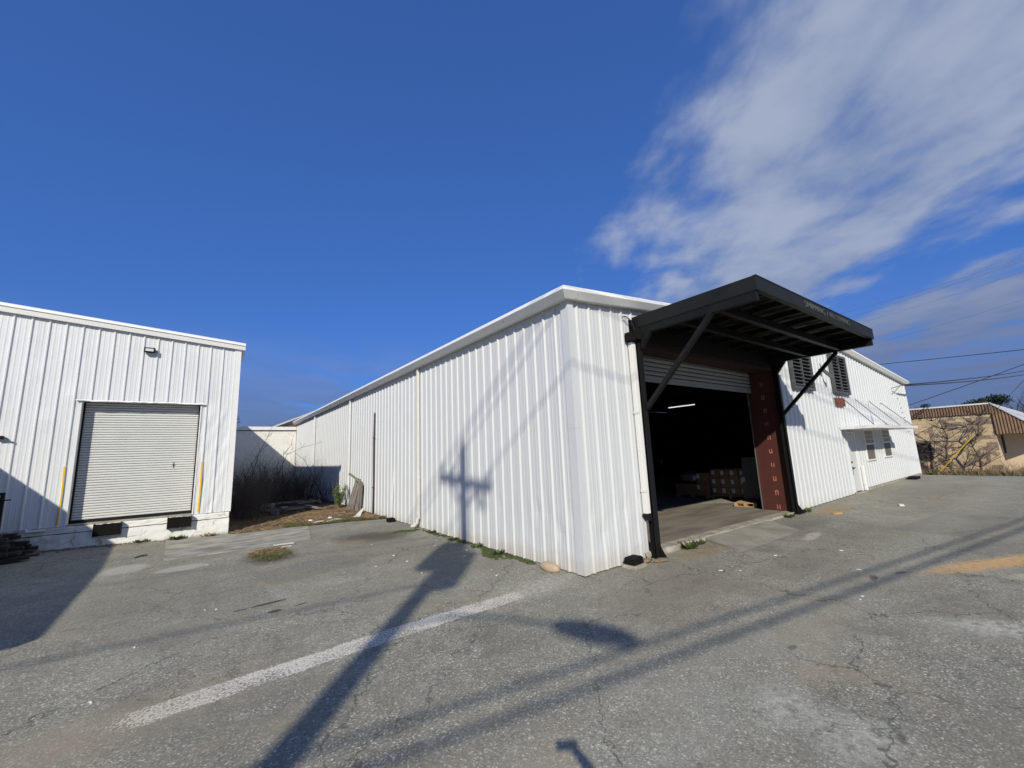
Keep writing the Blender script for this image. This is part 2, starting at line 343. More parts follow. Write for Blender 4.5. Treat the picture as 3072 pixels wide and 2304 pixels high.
M_BROWNF = simple('brown_ribbed_fascia', (0.25, 0.160, 0.092), 0.6, var=0.40, nscale=1.6)
M_STUCCO = simple('tan_stucco', (0.62, 0.47, 0.31), 0.85, var=0.18, nscale=1.6, bump=0.2)
M_OLDWHITE = simple('dirty_white_paint', (0.52, 0.50, 0.46), 0.7, var=0.35, nscale=18)
M_ROTWOOD = simple('rotten_dark_wood', (0.050, 0.040, 0.032), 0.95, var=0.5, nscale=9, bump=0.8, bscale=30, objr=0.3)
M_WHITE = simple('white_plastic', (0.74, 0.73, 0.69), 0.5, var=0.08)
M_TANROCK = simple('tan_rock', (0.44, 0.34, 0.23), 0.9, var=0.3, nscale=8, bump=0.8, bscale=14)
M_BRROCK = simple('brown_rock', (0.21, 0.15, 0.105), 0.9, var=0.5, nscale=9, bump=0.8, bscale=16)
M_POLE = simple('pole_wood', (0.16, 0.115, 0.08), 0.9, var=0.3, nscale=3)
M_WIRE = simple('black_cable', (0.015, 0.015, 0.016), 0.6, var=0.1)
M_CANGREY = simple('grey_transformer_paint', (0.32, 0.33, 0.33), 0.5, var=0.1)
M_GLASS = None
def mat_glass():
    m, t, p = new_mat('window_glass')
    v = t.pos()
    c = t.mix(t.step(t.noise(v, 2.5, 3), 0.4, 0.65), (0.012, 0.012, 0.012), (0.045, 0.042, 0.036))
    t.l.new(c, p.inputs['Base Color']); p.inputs['Roughness'].default_value = 0.12; p.inputs['Specular IOR Level'].default_value = 0.5
    return m
M_GLASS = mat_glass()
M_SCREEN = simple('dusty_insect_screen', (0.135, 0.125, 0.105), 0.7, var=0.3, nscale=18)
M_SHINGLE = None
def mat_foundation():
    m, t, p = new_mat('painted_dock_concrete')
    v = t.pos(); n = t.noise(v, 3.2, 6, 0.65); n2 = t.noise(t.mapping(v, scale=(6, 6, 1.2)), 1.0, 5, 0.65)
    x, y, z = t.sep(v)
    c = t.mix(t.step(n, 0.60, 0.70), (0.74, 0.74, 0.69), (0.36, 0.35, 0.31))
    c = t.mix(t.math('MULTIPLY', t.step(n2, 0.52, 0.75), 0.55), c, (0.33, 0.32, 0.25))
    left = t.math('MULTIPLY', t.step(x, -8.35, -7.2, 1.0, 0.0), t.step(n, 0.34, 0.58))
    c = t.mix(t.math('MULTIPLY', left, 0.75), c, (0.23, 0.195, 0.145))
    c = t.mix(t.math('MULTIPLY', t.step(t.math('ADD', z, t.math('MULTIPLY', n, -0.25)), -0.1, 0.06, 1.0, 0.0), 0.7), c, (0.20, 0.175, 0.12))
    e = t.voro(t.mapping(v, scale=(1, 1, 1.2)), 2.3, 'DISTANCE_TO_EDGE')
    ck = t.math('MULTIPLY', t.step(e, 0.004, 0.014, 1.0, 0.0), t.step(t.noise(v, 1.7, 3), 0.5, 0.6))
    c = t.mix(t.math('MULTIPLY', ck, 0.75), c, (0.06, 0.055, 0.05))
    t.l.new(c, p.inputs['Base Color']); p.inputs['Roughness'].default_value = 0.8
    t.l.new(t.bump(t.math('SUBTRACT', n, ck), 0.6, 0.02), p.inputs['Normal']); return m
M_FOUND = mat_foundation()
def mat_block(name, base, worn, amt, peel):
    m, t, p = new_mat(name)
    v = t.pos(); n = t.noise(v, 1.5, 6, 0.68); n2 = t.noise(v, 14, 5, 0.7)
    c = t.mix(t.math('MULTIPLY', t.rand(), 0.25), base, tuple(q * 0.8 for q in base))
    f = t.math('ADD', n, t.math('MULTIPLY', t.math('SUBTRACT', t.rand(), 0.5), 0.30))
    x, y, z = t.sep(v)
    f = t.math('ADD', f, t.math('MULTIPLY', t.step(t.noise(v, 0.55, 3), 0.4, 0.65), peel))
    c = t.mix(t.math('MULTIPLY', t.step(f, 0.56, 0.64), amt), c, worn)
    c = t.mix(t.math('MULTIPLY', t.step(n2, 0.5, 0.7), 0.25), c, worn)
    t.l.new(c, p.inputs['Base Color']); p.inputs['Roughness'].default_value = 0.85
    t.l.new(t.bump(n2, 0.4, 0.01), p.inputs['Normal']); return m
M_TANBLOCK = mat_block('peeling_tan_block', (0.60, 0.46, 0.27), (0.20, 0.145, 0.115), 0.85, 0.10)
M_MORTAR = simple('grey_mortar', (0.33, 0.27, 0.19), 0.9, var=0.3)
M_WHITEBLOCK = mat_block('white_painted_block', (0.80, 0.79, 0.73), (0.66, 0.64, 0.57), 0.4, 0.0)
M_WMORTAR = simple('painted_mortar', (0.70, 0.69, 0.64), 0.8, var=0.1)
M_BRICK = simple('red_brown_brick', (0.17, 0.085, 0.06), 0.9, var=0.5, nscale=6)
def mat_lit(name, col, s):
    m, t, p = new_mat(name)
    p.inputs['Base Color'].default_value = (0.8, 0.8, 0.8, 1)
    p.inputs['Emission Color'].default_value = (*col, 1); p.inputs['Emission Strength'].default_value = s
    return m
M_TUBE = mat_lit('lit_fluorescent_tube', (1.0, 0.97, 0.9), 0.9)
def mat_wrap():
    m, t, p = new_mat('stretch_wrap_film')
    tr = t.node('ShaderNodeBsdfTransparent'); mx = t.node('ShaderNodeMixShader')
    g = t.node('ShaderNodeBsdfGlossy'); g.inputs['Roughness'].default_value = 0.18; g.inputs['Color'].default_value = (0.8, 0.8, 0.8, 1)
    v = t.obj(); n = t.noise(t.mapping(v, scale=(4, 4, 2), rot=(0.5, 0.4, 0)), 2.0, 4, 0.6, 1.5)
    t.put(mx.inputs[0], t.step(n, 0.45, 0.8, 0.05, 0.45)); t.l.new(tr.outputs[0], mx.inputs[1]); t.l.new(g.outputs[0], mx.inputs[2])
    t.l.new(t.bump(n, 1.0, 0.05), g.inputs['Normal'])
    o = [q for q in t.n if q.type == 'OUTPUT_MATERIAL'][0]; t.l.new(mx.outputs[0], o.inputs[0]); return m
M_WRAP = mat_wrap()
def mat_stripe():
    m, t, p = new_mat('worn_white_road_paint')
    v = t.pos(); x, y, z = t.sep(v); xy = t.comb(x, y, 0)
    wear = t.noise(xy, 38, 4, 0.75); big = t.noise(xy, 1.8, 4, 0.6)
    a = t.math('ADD', wear, t.math('MULTIPLY', t.math('SUBTRACT', big, 0.5), 0.45))
    edge = t.math('ABSOLUTE', t.math('SUBTRACT', y, t.math('ADD', t.step(x, -6.4, -2.2, -.12, .06), t.math('MULTIPLY', t.math('SUBTRACT', t.noise(xy, 3.0, 4), 0.5), 0.09))))
    a = t.math('SUBTRACT', a, t.step(edge, 0.13, 0.225, 0.0, 0.34))
    a = t.math('SUBTRACT', a, t.step(x, -1.9, -0.4, 0.0, 0.24))
    a = t.math('SUBTRACT', a, t.step(x, -6.1, -4.9, 0.26, 0.0))
    cover = t.math('MULTIPLY', t.step(a, 0.37, 0.52), 0.9)
    c = t.mix(t.step(t.noise(xy, 60, 3), 0.4, 0.7), (0.74, 0.70, 0.60), (0.50, 0.47, 0.40))
    c = t.mix(t.step(x, -5.4, -4.3, 0.35, 0.0), c, (0.50, 0.42, 0.26))
    t.l.new(c, p.inputs['Base Color']); p.inputs['Roughness'].default_value = 0.8
    tr = t.node('ShaderNodeBsdfTransparent'); mx = t.node('ShaderNodeMixShader')
    t.put(mx.inputs[0], cover); t.l.new(tr.outputs[0], mx.inputs[1]); t.l.new(p.outputs[0], mx.inputs[2])
    o = [q for q in t.n if q.type == 'OUTPUT_MATERIAL'][0]; t.l.new(mx.outputs[0], o.inputs[0]); return m
M_STRIPE = mat_stripe()

# ------------------------------------------------------------------ mesh builder
class MB:
    def __init__(s): s.v = []; s.f = []
    def add(s, vs, fs):
        b = len(s.v); s.v += [tuple(q) for q in vs]; s.f += [tuple(i + b for i in q) for q in fs]; return s
    def box(s, a, b):
        x0, y0, z0 = (min(p, q) for p, q in zip(a, b)); x1, y1, z1 = (max(p, q) for p, q in zip(a, b))
        return s.add([(x0, y0, z0), (x1, y0, z0), (x1, y1, z0), (x0, y1, z0), (x0, y0, z1), (x1, y0, z1), (x1, y1, z1), (x0, y1, z1)],
                     [(0, 3, 2, 1), (4, 5, 6, 7), (0, 1, 5, 4), (1, 2, 6, 5), (2, 3, 7, 6), (3, 0, 4, 7)])
    def obox(s, c, ax, half):
        # oriented box: centre, three axis vectors, half sizes
        c = Vector(c); A = [Vector(q).normalized() * h for q, h in zip(ax, half)]
        vs = [c + A[0] * i + A[1] * j + A[2] * k for k in (-1, 1) for j in (-1, 1) for i in (-1, 1)]
        return s.add(vs, [(0, 2, 3, 1), (4, 5, 7, 6), (0, 1, 5, 4), (2, 6, 7, 3), (0, 4, 6, 2), (1, 3, 7, 5)])
    def beam(s, p, q, w, h, up=(0, 0, 1)):
        p, q = Vector(p), Vector(q); d = (q - p); L = d.length; d.normalize()
        sd_ = d.cross(Vector(up));
        if sd_.length < 1e-4: sd_ = Vector((1, 0, 0))
        sd_.normalize(); u = sd_.cross(d)
        return s.obox((p + q) / 2, (d, sd_, u), (L / 2, w / 2, h / 2))
    def tube(s, pts, rad, n=6, cap=True):
        pts = [Vector(q) for q in pts]
        if not isinstance(rad, (list, tuple)): rad = [rad] * len(pts)
        base = len(s.v); ref = None
        for i, q in enumerate(pts):
            d = (pts[min(i + 1, len(pts) - 1)] - pts[max(i - 1, 0)])
            if d.length < 1e-9: d = Vector((0, 0, 1))
            d.normalize()
            if ref is None: ref = Vector((1, 0, 0)) if abs(d.x) < 0.8 else Vector((0, 1, 0))
            a = d.cross(ref)
            if a.length < 1e-5: a = d.cross(Vector((0, 0.3, 1)))
            a.normalize(); b = d.cross(a); ref = -b.cross(d) if False else ref
            for k in range(n):
                th = 2 * math.pi * k / n
                s.v.append(tuple(q + (a * math.cos(th) + b * math.sin(th)) * rad[i]))
        for i in range(len(pts) - 1):
            for k in range(n):
                k2 = (k + 1) % n
                s.f.append((base + i * n + k, base + i * n + k2, base + (i + 1) * n + k2, base + (i + 1) * n + k))
        if cap and n > 2:
            s.f.append(tuple(base + k for k in range(n))[::-1]); e = base + (len(pts) - 1) * n
            s.f.append(tuple(e + k for k in range(n)))
        return s
    def sweep(s, prof, path, up=(0, 0, 1), closed=True):
        # prof: list of (side, up) offsets; path: list of (point, sidevector) with mitred sides
        n = len(prof); b = len(s.v)
        for P, sv in path:
            P = Vector(P); sv = Vector(sv)
            for (a, c) in prof: s.v.append(tuple(P + sv * a + Vector(up) * c))
        for i in range(len(path) - 1):
            for k in range(n if closed else n - 1):
                k2 = (k + 1) % n
                s.f.append((b + i * n + k, b + (i + 1) * n + k, b + (i + 1) * n + k2, b + i * n + k2))
        if closed:
            s.f.append(tuple(b + k for k in range(n))); e = b + (len(path) - 1) * n; s.f.append(tuple(e + k for k in range(n))[::-1])
        return s
    def blobmesh(s, c, r, seed=0, sub=2, rough=0.25, flat=None):
        bm = bmesh.new(); bmesh.ops.create_icosphere(bm, subdivisions=sub, radius=1.0)
        rr = random.Random(seed); ph = [rr.uniform(0, 6) for _ in range(9)]
        vs = []
        for v in bm.verts:
            q = v.co
            k = 1 + rough * (math.sin(q.x * 3 + ph[0]) * math.sin(q.y * 3.3 + ph[1]) + 0.6 * math.sin(q.z * 5 + ph[2]) * math.sin(q.x * 6 + ph[3]) + 0.35 * rr.uniform(-1, 1))
            w = Vector((q.x * r[0] * k, q.y * r[1] * k, q.z * r[2] * k))
            vs.append(Vector(c) + w)
        fs = [tuple(v.index for v in f.verts) for f in bm.faces]; bm.free()
        return s.add(vs, fs)
    def build(s, name, mat, parent=None, smooth=False, bevel=0.0, local=False, fixn=True):
        o_ = ORG.get(parent.name, Vector()) if parent is not None and not local else Vector()
        me = bpy.data.meshes.new(name)
        me.from_pydata([(x - o_.x, y - o_.y, z - o_.z) for x, y, z in s.v], [], s.f)
        if fixn:
            bm = bmesh.new(); bm.from_mesh(me); bmesh.ops.recalc_face_normals(bm, faces=bm.faces); bm.to_mesh(me); bm.free()
        me.update()
        if smooth: me.polygons.foreach_set('use_smooth', [True] * len(me.polygons))
        me.materials.append(mat)
        ob = bpy.data.objects.new(name, me); COL.objects.link(ob)
        if parent is not None:
            ob.parent = parent; ORG[ob.name] = ORG.get(parent.name, Vector())
        else: ORG[ob.name] = Vector()
        if bevel:
            md = ob.modifiers.new('bevel', 'BEVEL'); md.width = bevel; md.segments = 2; md.limit_method = 'ANGLE'
        return ob
ORG = {}
def tag(o, label, cat, group=None):
    o['label'] = label; o['category'] = cat
    if group: o['group'] = group
    return o
def thing(name, label, cat, loc=(0, 0, 0), group=None):
    o = bpy.data.objects.new(name, None); COL.objects.link(o); o.location = loc; o.empty_display_size = 0.3
    ORG[o.name] = Vector(loc)
    return tag(o, label, cat, group)
def single(mb, name, mat, label, cat, group=None, origin=None, **kw):
    o = mb.build(name, mat, None, **kw)
    if origin is not None:
        og = Vector(origin)
        for v in o.data.vertices: v.co -= og
        o.location = og
    return tag(o, label, cat, group)
def inst(src, name, parent, loc=(0, 0, 0), rot=None):
    o = bpy.data.objects.new(name, src.data); COL.objects.link(o); o.parent = parent; o.location = loc
    if rot is not None: o.rotation_euler = rot
    ORG[o.name] = ORG.get(parent.name, Vector())
    return o
def sstep(a, b, x):
    t = min(1, max(0, (x - a) / (b - a))); return t * t * (3 - 2 * t)
def gz(x, y):
    g = 0.0111 * min(20, max(-30, x)) + 0.0094 * min(27, max(-30, y))
    s = sstep(22, 30, x); g = g * (1 - s) - 0.27 * s
    return g + 0.15 * sstep(-4.3, -8, x) * sstep(7, 10, y)

# ================================================================== SETTING
def axis(pts):
    out = []
    for a, b, st in pts:
        n = max(1, int(round((b - a) / st)))
        out += [a + (b - a) * i / n for i in range(n)]
    return out + [pts[-1][1]]
xs = axis([(-700, -100, 200), (-100, -20, 20), (-20, 36, 0.5), (36, 100, 16), (100, 900, 200)])
ys = axis([(-500, -100, 100), (-100, -16, 14), (-16, 30, 0.5), (30, 100, 10), (100, 900, 200)])
g = MB(); nx = len(xs)
for y in ys:
    for x in xs: g.v.append((x, y, gz(x, y)))
for j in range(len(ys) - 1):
    for i in range(nx - 1): g.f.append((j * nx + i, j * nx + i + 1, (j + 1) * nx + i + 1, (j + 1) * nx + i))
ground = g.build('ground', M_ASPHALT, smooth=True, fixn=False); ground['kind'] = 'structure'

def sheet(name, poly, mat, dz, step=0.4, kind='structure'):
    """a thin sheet following the ground inside a polygon (ear-free convex list)"""
    bm = bmesh.new(); f = bm.faces.new([bm.verts.new((x, y, 0)) for x, y in poly])
    bmesh.ops.triangulate(bm, faces=[f])
    x0, x1 = min(p[0] for p in poly), max(p[0] for p in poly); y0, y1 = min(p[1] for p in poly), max(p[1] for p in poly)
    for ax_, lo, hi in ((0, x0, x1), (1, y0, y1)):
        q = lo + step
        while q < hi:
            co = (q, 0, 0) if ax_ == 0 else (0, q, 0); no = (1, 0, 0) if ax_ == 0 else (0, 1, 0)
            bmesh.ops.bisect_plane(bm, geom=bm.verts[:] + bm.edges[:] + bm.faces[:], plane_co=co, plane_no=no); q += step
    edge_ = [e for e in bm.edges if e.is_boundary]
    ex = bmesh.ops.extrude_edge_only(bm, edges=edge_)
    low = {v for v in ex['geom'] if isinstance(v, bmesh.types.BMVert)}
    for v in bm.verts: v.co.z = gz(v.co.x, v.co.y) + (-.05 if v in low else dz)
    bmesh.ops.recalc_face_normals(bm, faces=bm.faces)
    me = bpy.data.meshes.new(name); bm.to_mesh(me); bm.free(); me.materials.append(mat)
    if me.polygons[0].normal.z < 0 and False: me.flip_normals()
    o = bpy.data.objects.new(name, me); COL.objects.link(o); o['kind'] = kind; return o

# painted stripe lying along the line of the front wall
m = MB(); N = 40
for i in range(N + 1):
    x = -6.6 + 6.2 * i / N
    yc_ = -.12 + .18 * sstep(-6.4, -2.2, x)
    for yy in (yc_ - .25, yc_ + .25): m.v.append((x, yy, gz(x, yy) + 0.005))
for i in range(N): m.f.append((2 * i, 2 * i + 2, 2 * i + 3, 2 * i + 1))
st_ = m.build('painted_road_line', M_STRIPE); st_['kind'] = 'structure'
# concrete apron in front of the dock door
def ragged(poly, seg, amp, seed):
    r = random.Random(seed); out = []
    for i, (a, b) in enumerate(zip(poly, poly[1:] + poly[:1])):
        L = math.hypot(b[0] - a[0], b[1] - a[1]); n = max(1, int(L / seg))
        for k in range(n):
            t = k / n; out.append((a[0] + (b[0] - a[0]) * t + (r.uniform(-amp, amp) if k else 0), a[1] + (b[1] - a[1]) * t + (r.uniform(-amp, amp) if k else 0)))
    return out
sheet('concrete_apron', ragged([(-5.56, 7.10), (-2.66, 6.95), (-2.29, 9.46), (-4.25, 9.75), (-4.32, 10.02), (-5.68, 10.02)], 0.3, 0.015, 3), M_CONC, 0.016)
# dirt yard between the two buildings
sheet('dirt_yard', ragged([(-4.25, 9.72), (-2.3, 9.47), (-1.04, 9.14), (-0.20, 8.80), (-0.02, 8.7), (-0.02, 26.4), (-4.25, 26.4)], 0.5, 0.05, 5), M_DIRT, 0.008)
# grass verge at the foot of the far block building
sheet('grass_verge', [(27.9, -14), (30.6, -14), (30.6, 12), (27.9, 12)], M_DIRT, 0.01)

# ================================================================== SIDING
PITCH = 0.3048
def rib(u, ph):
    q = ((u - ph + PITCH / 2) % PITCH) - PITCH / 2
    a = abs(q)
    if a <= 0.011: return 0.030
    if a < 0.032: return 0.030 * (0.032 - a) / 0.021
    b = abs(a - 0.1016)
    if b <= 0.009: return 0.004
    if b < 0.019: return 0.004 * (0.019 - b) / 0.010
    return 0.0
def breaks(u0, u1, ph):
    out = {u0, u1}
    k0 = int(math.floor((u0 - ph) / PITCH)) - 1; k1 = int(math.ceil((u1 - ph) / PITCH)) + 1
    for k in range(k0, k1 + 1):
        c = ph + k * PITCH
        for dlt in (0.011, 0.032, 0.0826, 0.0926, 0.1106, 0.1206):
            for sg in (-1, 1):
                u = c + sg * dlt
                if u0 < u < u1: out.add(u)
    return sorted(out)
def siding(parent, P, u0, u1, ph, zb, zt, holes=(), mat=None, name='wall_panel', dents=None, seed=1, sheetw=3 * PITCH):
    """P(u, n, z) -> world point. One object per metal sheet. holes: (ua, ub, za, zb)."""
    r = random.Random(seed); start = ph - PITCH / 2
    k = math.floor((u0 - start) / sheetw); e = []
    a = u0
    while a < u1 - 1e-6:
        b = min(u1, start + (k + 1) * sheetw); k += 1
        if b - a < 0.02: continue
        cuts = sorted({a, b} | {q for h in holes for q in (h[0], h[1]) if a < q < b})
        m = MB(); tilt = r.uniform(0.0015, 0.003)
        for ca, cb in zip(cuts, cuts[1:]):
            mid = (ca + cb) / 2
            segs = [(None, None)]
            hh = sorted([h for h in holes if h[0] <= mid <= h[1]], key=lambda h: h[2])
            segs = []; lo = None
            for h in hh: segs.append((lo, h[2])); lo = h[3]
            segs.append((lo, None))
            for (za, zb_) in segs:
                us = breaks(ca, cb, ph)
                if za is None and zb_ is not None and zb(mid) >= zb_ - 0.01: continue
                rows = 16 if dents else 3
                base = len(m.v)
                for u in us:
                    h = rib(u, ph) + tilt * (u - a) / sheetw
                    z0 = zb(u) if za is None else za; z1 = zt(u) if zb_ is None else zb_
                    for j in range(rows + 1):
                        z = z0 + (z1 - z0) * j / rows
                        dn = dents(u, z) if dents else 0.0
                        m.v.append(tuple(P(u, h + dn, z)))
                R = rows + 1
                for i in range(len(us) - 1):
                    for j in range(rows): m.f.append((base + i * R + j, base + (i + 1) * R + j, base + (i + 1) * R + j + 1, base + i * R + j + 1))
        if m.f: m.build(name, mat, parent, fixn=False)
        a = b

# ================================================================== MAIN WAREHOUSE
W = 22.86; DEPTH = 26.5; OL = 0.352; OF = 0.217; SL = 1 / 12
def ftop(x): return 4.69 + SL * min(x, W - x)
wh = thing('warehouse', 'long white ribbed metal warehouse with open loading bay under black canopy', 'warehouse', (0, 0, 0))
PL = lambda u, n, z: (-n, u, z)
PF = lambda u, n, z: (u, -n, z)
OPEN = (1.66, 8.05, -1, 4.52)
DOOR = (13.10, 14.02, -1, 2.27)
WIN1 = (15.10, 16.24, 1.19, 2.36); WIN2 = (17.42, 18.56, 1.24, 2.38)
def dent_low(u, z):
    q = 0.0
    for (c, zc, a) in ((1.1, .9, .022), (2.3, .8, .020), (3.2, 1.0, .02), (.52, .62, .024), (.83, 1.0, .02), (1.42, .75, .022), (.2, .85, .02), (2.9, 1.05, .018), (4.4, .7, .02)):
        d2 = ((u - c) / .09) ** 2 + ((z - zc) / .16) ** 2
        q -= a * math.exp(-d2)
    return q
siding(wh, PL, 0.12, DEPTH, OL, lambda u: gz(0, u) + 0.015, lambda u: 4.70, mat=M_SIDING, seed=2, dents=dent_low)
siding(wh, PF, 0.12, OPEN[0], OF, lambda u: gz(u, 0) + 0.015, ftop, mat=M_SIDING, seed=3, dents=dent_low)
siding(wh, PF, OPEN[0], OPEN[1], OF, lambda u: OPEN[3], ftop, mat=M_SIDING, seed=4)
siding(wh, PF, OPEN[1], DOOR[0], OF, lambda u: gz(u, 0) + 0.02, ftop, mat=M_SIDING, seed=5)
siding(wh, PF, DOOR[0], W - 0.02, OF, lambda u: 0.255 + 0.006 * (u - 14), ftop, holes=[DOOR, WIN1, WIN2], mat=M_SIDING, seed=6)
# corner flashing, a folded angle over both walls
m = MB(); zt = 4.66
for i, (z0, z1) in enumerate(((0.02, 2.35), (2.35, zt))):
    o_ = 0.036 + 0.003 * i
    prof = [(-0.004, 0.150), (-o_, 0.142), (-o_, -o_), (0.095, -o_), (0.103, -0.004)]
    b = len(m.v)
    for z in (z0, z1):
        for (x, y) in prof: m.v.append((x, y, z))
    for k in range(4): m.f.append((b + k, b + k + 1, b + 5 + k + 1, b + 5 + k))
m.build('corner_flashing', M_SIDING, wh, fixn=False)
m = MB(); m.box((W - 0.1, -0.04, 0.25), (W + 0.04, 0.1, 4.68)); m.build('corner_flashing', M_TRIM, wh)
# far side, back and roof
MB().box((W - 0.06, 0.11, 0.0), (W + 0.0, DEPTH, 4.6)).build('side_wall', M_SIDING, wh)
m = MB(); m.add([(0, DEPTH, -.1), (W, DEPTH, -.1), (W, DEPTH, 4.7), (W / 2, DEPTH, 4.7 + SL * W / 2), (0, DEPTH, 4.7)], [(0, 1, 2, 3, 4)]); m.build('back_wall', M_SIDING, wh)
def roofz(x): return 4.80 + SL * min(x + 0.2, W + 0.2 - x)
m = MB()
for (xa, xb) in ((-0.20, W / 2), (W / 2, W + 0.20)):
    za, zb_ = roofz(xa), roofz(xb)
    m.add([(xa, -0.10, za), (xb, -0.10, zb_), (xb, DEPTH, zb_), (xa, DEPTH, za), (xa, -0.10, za - .06), (xb, -0.10, zb_ - .06), (xb, DEPTH, zb_ - .06), (xa, DEPTH, za - .06)],
          [(0, 1, 2, 3), (7, 6, 5, 4), (0, 4, 5, 1), (3, 2, 6, 7), (0, 3, 7, 4)])
m.build('roof', M_ROOF, wh)
# eave gutter on the long side and rake trim on the gable, one moulded profile
PROF = [(0.02, 4.60), (0.175, 4.580), (0.285, 4.695), (0.235, 4.785), (0.03, 4.84), (0.02, 4.70)]
m = MB(); b = len(m.v); n = len(PROF)
ring = []
for (P0, sx, sy) in (((0, DEPTH), -1, 0), ((0, 0), -1, -0.72)):
    for (a, z) in PROF: m.v.append((P0[0] + sx * a, P0[1] + sy * a, z))
for k in range(n): m.f.append((k, (k + 1) % n, n + (k + 1) % n, n + k))
m.f.append(tuple(range(n))); gut = m.build('eave_gutter', M_TRIMW, wh)
m = MB()
secs = [(0, -1.0, -0.72, 0), (W / 2, 0, -0.72, 1), (W, 1.0, -0.72, 0)]
for (x, sx, sy, _) in secs:
    for (a, z) in PROF: m.v.append((x + sx * a, sy * a - 0.0, z + SL * min(x, W - x)))
for i in range(2):
    for k in range(n): m.f.append((i * n + k, i * n + (k + 1) % n, (i + 1) * n + (k + 1) % n, (i + 1) * n + k))
m.f.append(tuple(2 * n + k for k in range(n)))
m.build('rake_trim', M_TRIMW, wh)
# closure strip tucked under the rake trim
m = MB()
for (xa, xb) in ((0.2, W / 2), (W / 2, W)):
    za, zb_ = 4.585 + SL * min(xa, W - xa), 4.585 + SL * min(xb, W - xb)
    m.add([(xa, -0.036, za), (xb, -0.036, zb_), (xb, -0.036, zb_ + .03), (xa, -0.036, za + .03), (xa, -0.05, za), (xb, -0.05, zb_), (xb, -0.05, zb_ + .03), (xa, -0.05, za + .03)],
          [(4, 5, 6, 7), (0, 4, 7, 3), (0, 1, 5, 4), (3, 7, 6, 2)])
m.build('closure_strip', M_TRIM, wh)
# downspouts on the long wall
def downspout(y, mat, elbow):
    m = MB()
    if elbow:
        m.box((-0.105, y - 0.033, 1.43), (-0.036, y + 0.033, 4.60)); m.box((-0.113, y - 0.041, 0.30), (-0.036, y + 0.041, 1.46))
        pts = [(-0.09, y, 0.32), (-0.10, y + 0.02, 0.20), (-0.14, y + 0.10, 0.12), (-0.17, y + 0.22, 0.10)]
        m.tube(pts, [0.045, 0.048, 0.048, 0.052], 8)
    else:
        m.box((-0.105, y - 0.04, gz(0, y) + 0.1), (-0.036, y + 0.04, 4.60))
    o = m.build('downspout', mat, wh, bevel=0.008)
    s = MB(); s.box((-0.12, y - 0.05, 1.40), (-0.034, y + 0.05, 1.425)); s.build('strap', M_TRIM, o)
    return o
downspout(6.28, M_CREAM, True); downspout(13.37, M_TRIM, False); downspout(20.43, M_TRIM, False)
# rust brown conduit on the long wall
m = MB(); m.tube([(-0.055, 10.22, 0.12), (-0.055, 10.20, 1.2), (-0.06, 10.21, 2.6), (-0.055, 10.18, 3.68)], 0.027, 7)
o = m.build('wall_conduit', M_PIPE, wh, smooth=True)
for z in (1.0, 2.75): MB().box((-0.09, 10.15, z), (-0.03, 10.27, z + .03)).build('bracket', M_PIPE, o)
# sprung sheet edge, leaving a dark open seam
m = MB(); m.add([(-0.034, 8.40, 0.12), (-0.034, 8.365, 0.12), (-0.10, 8.40, 0.12), (-0.036, 8.25, 1.9)], [(0, 1, 3), (1, 2, 3), (2, 0, 3), (0, 2, 1)])
m.build('sprung_seam', M_SIDING, wh)

# floor slab with a broken front edge, ramp
m = MB(); N = 44; r = random.Random(11)
fr = [(OPEN[0] - 0.15 + (OPEN[1] - OPEN[0] + 0.3) * i / N, -0.02 + r.uniform(-0.025, 0.02), 0.12 + r.uniform(-0.012, 0.002)) for i in range(N + 1)]
for (x, y, z) in fr: m.v += [(x, 0.22, 0.121), (x, y, z), (x + r.uniform(-.01, .01), y - 0.03 + r.uniform(-.015, .01), gz(x, y) + 0.045), (x, y - 0.045, gz(x, y) - 0.03)]
for i in range(N):
    for k in range(3): m.f.append((4 * i + k, 4 * i + 4 + k, 4 * i + 5 + k, 4 * i + 1 + k))
lip = m.build('slab_edge', M_KERB, None); lip['kind'] = 'structure'
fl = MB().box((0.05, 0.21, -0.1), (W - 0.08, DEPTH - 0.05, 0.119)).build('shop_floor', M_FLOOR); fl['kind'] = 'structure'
m = MB(); r = random.Random(5)
rp = [(3.45, -0.05, .105), (4.4, -0.06, .105), (5.4, -0.05, .105), (6.36, -0.06, .105), (6.15, -.42, .075), (5.75, -0.95, .062), (5.0, -1.0, .045), (4.4, -.98, .04), (3.75, -.95, .036), (3.16, -0.93, .032), (3.25, -.6, .06)]
n = len(rp); c0 = (4.8, -0.45, .085)
m.add([c0] + rp + [(x, y, gz(x, y) - .03) for x, y, z in rp], [(0, i + 1, (i + 1) % n + 1) for i in range(n)] + [(i + 1, n + i + 1, n + (i + 1) % n + 1, (i + 1) % n + 1) for i in range(n)])
ra = m.build('concrete_ramp', M_RAMP); ra['kind'] = 'structure'

# near-black lining added inside the walls and ceiling to keep the bay dark
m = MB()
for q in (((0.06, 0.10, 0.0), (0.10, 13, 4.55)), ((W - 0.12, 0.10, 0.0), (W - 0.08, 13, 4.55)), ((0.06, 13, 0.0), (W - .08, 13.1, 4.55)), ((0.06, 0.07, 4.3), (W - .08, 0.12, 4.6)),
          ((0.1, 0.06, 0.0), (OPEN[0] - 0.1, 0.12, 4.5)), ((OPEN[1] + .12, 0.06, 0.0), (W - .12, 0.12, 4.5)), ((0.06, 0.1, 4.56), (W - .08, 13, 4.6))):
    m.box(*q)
m.build('added_dark_lining', M_DARK, wh)
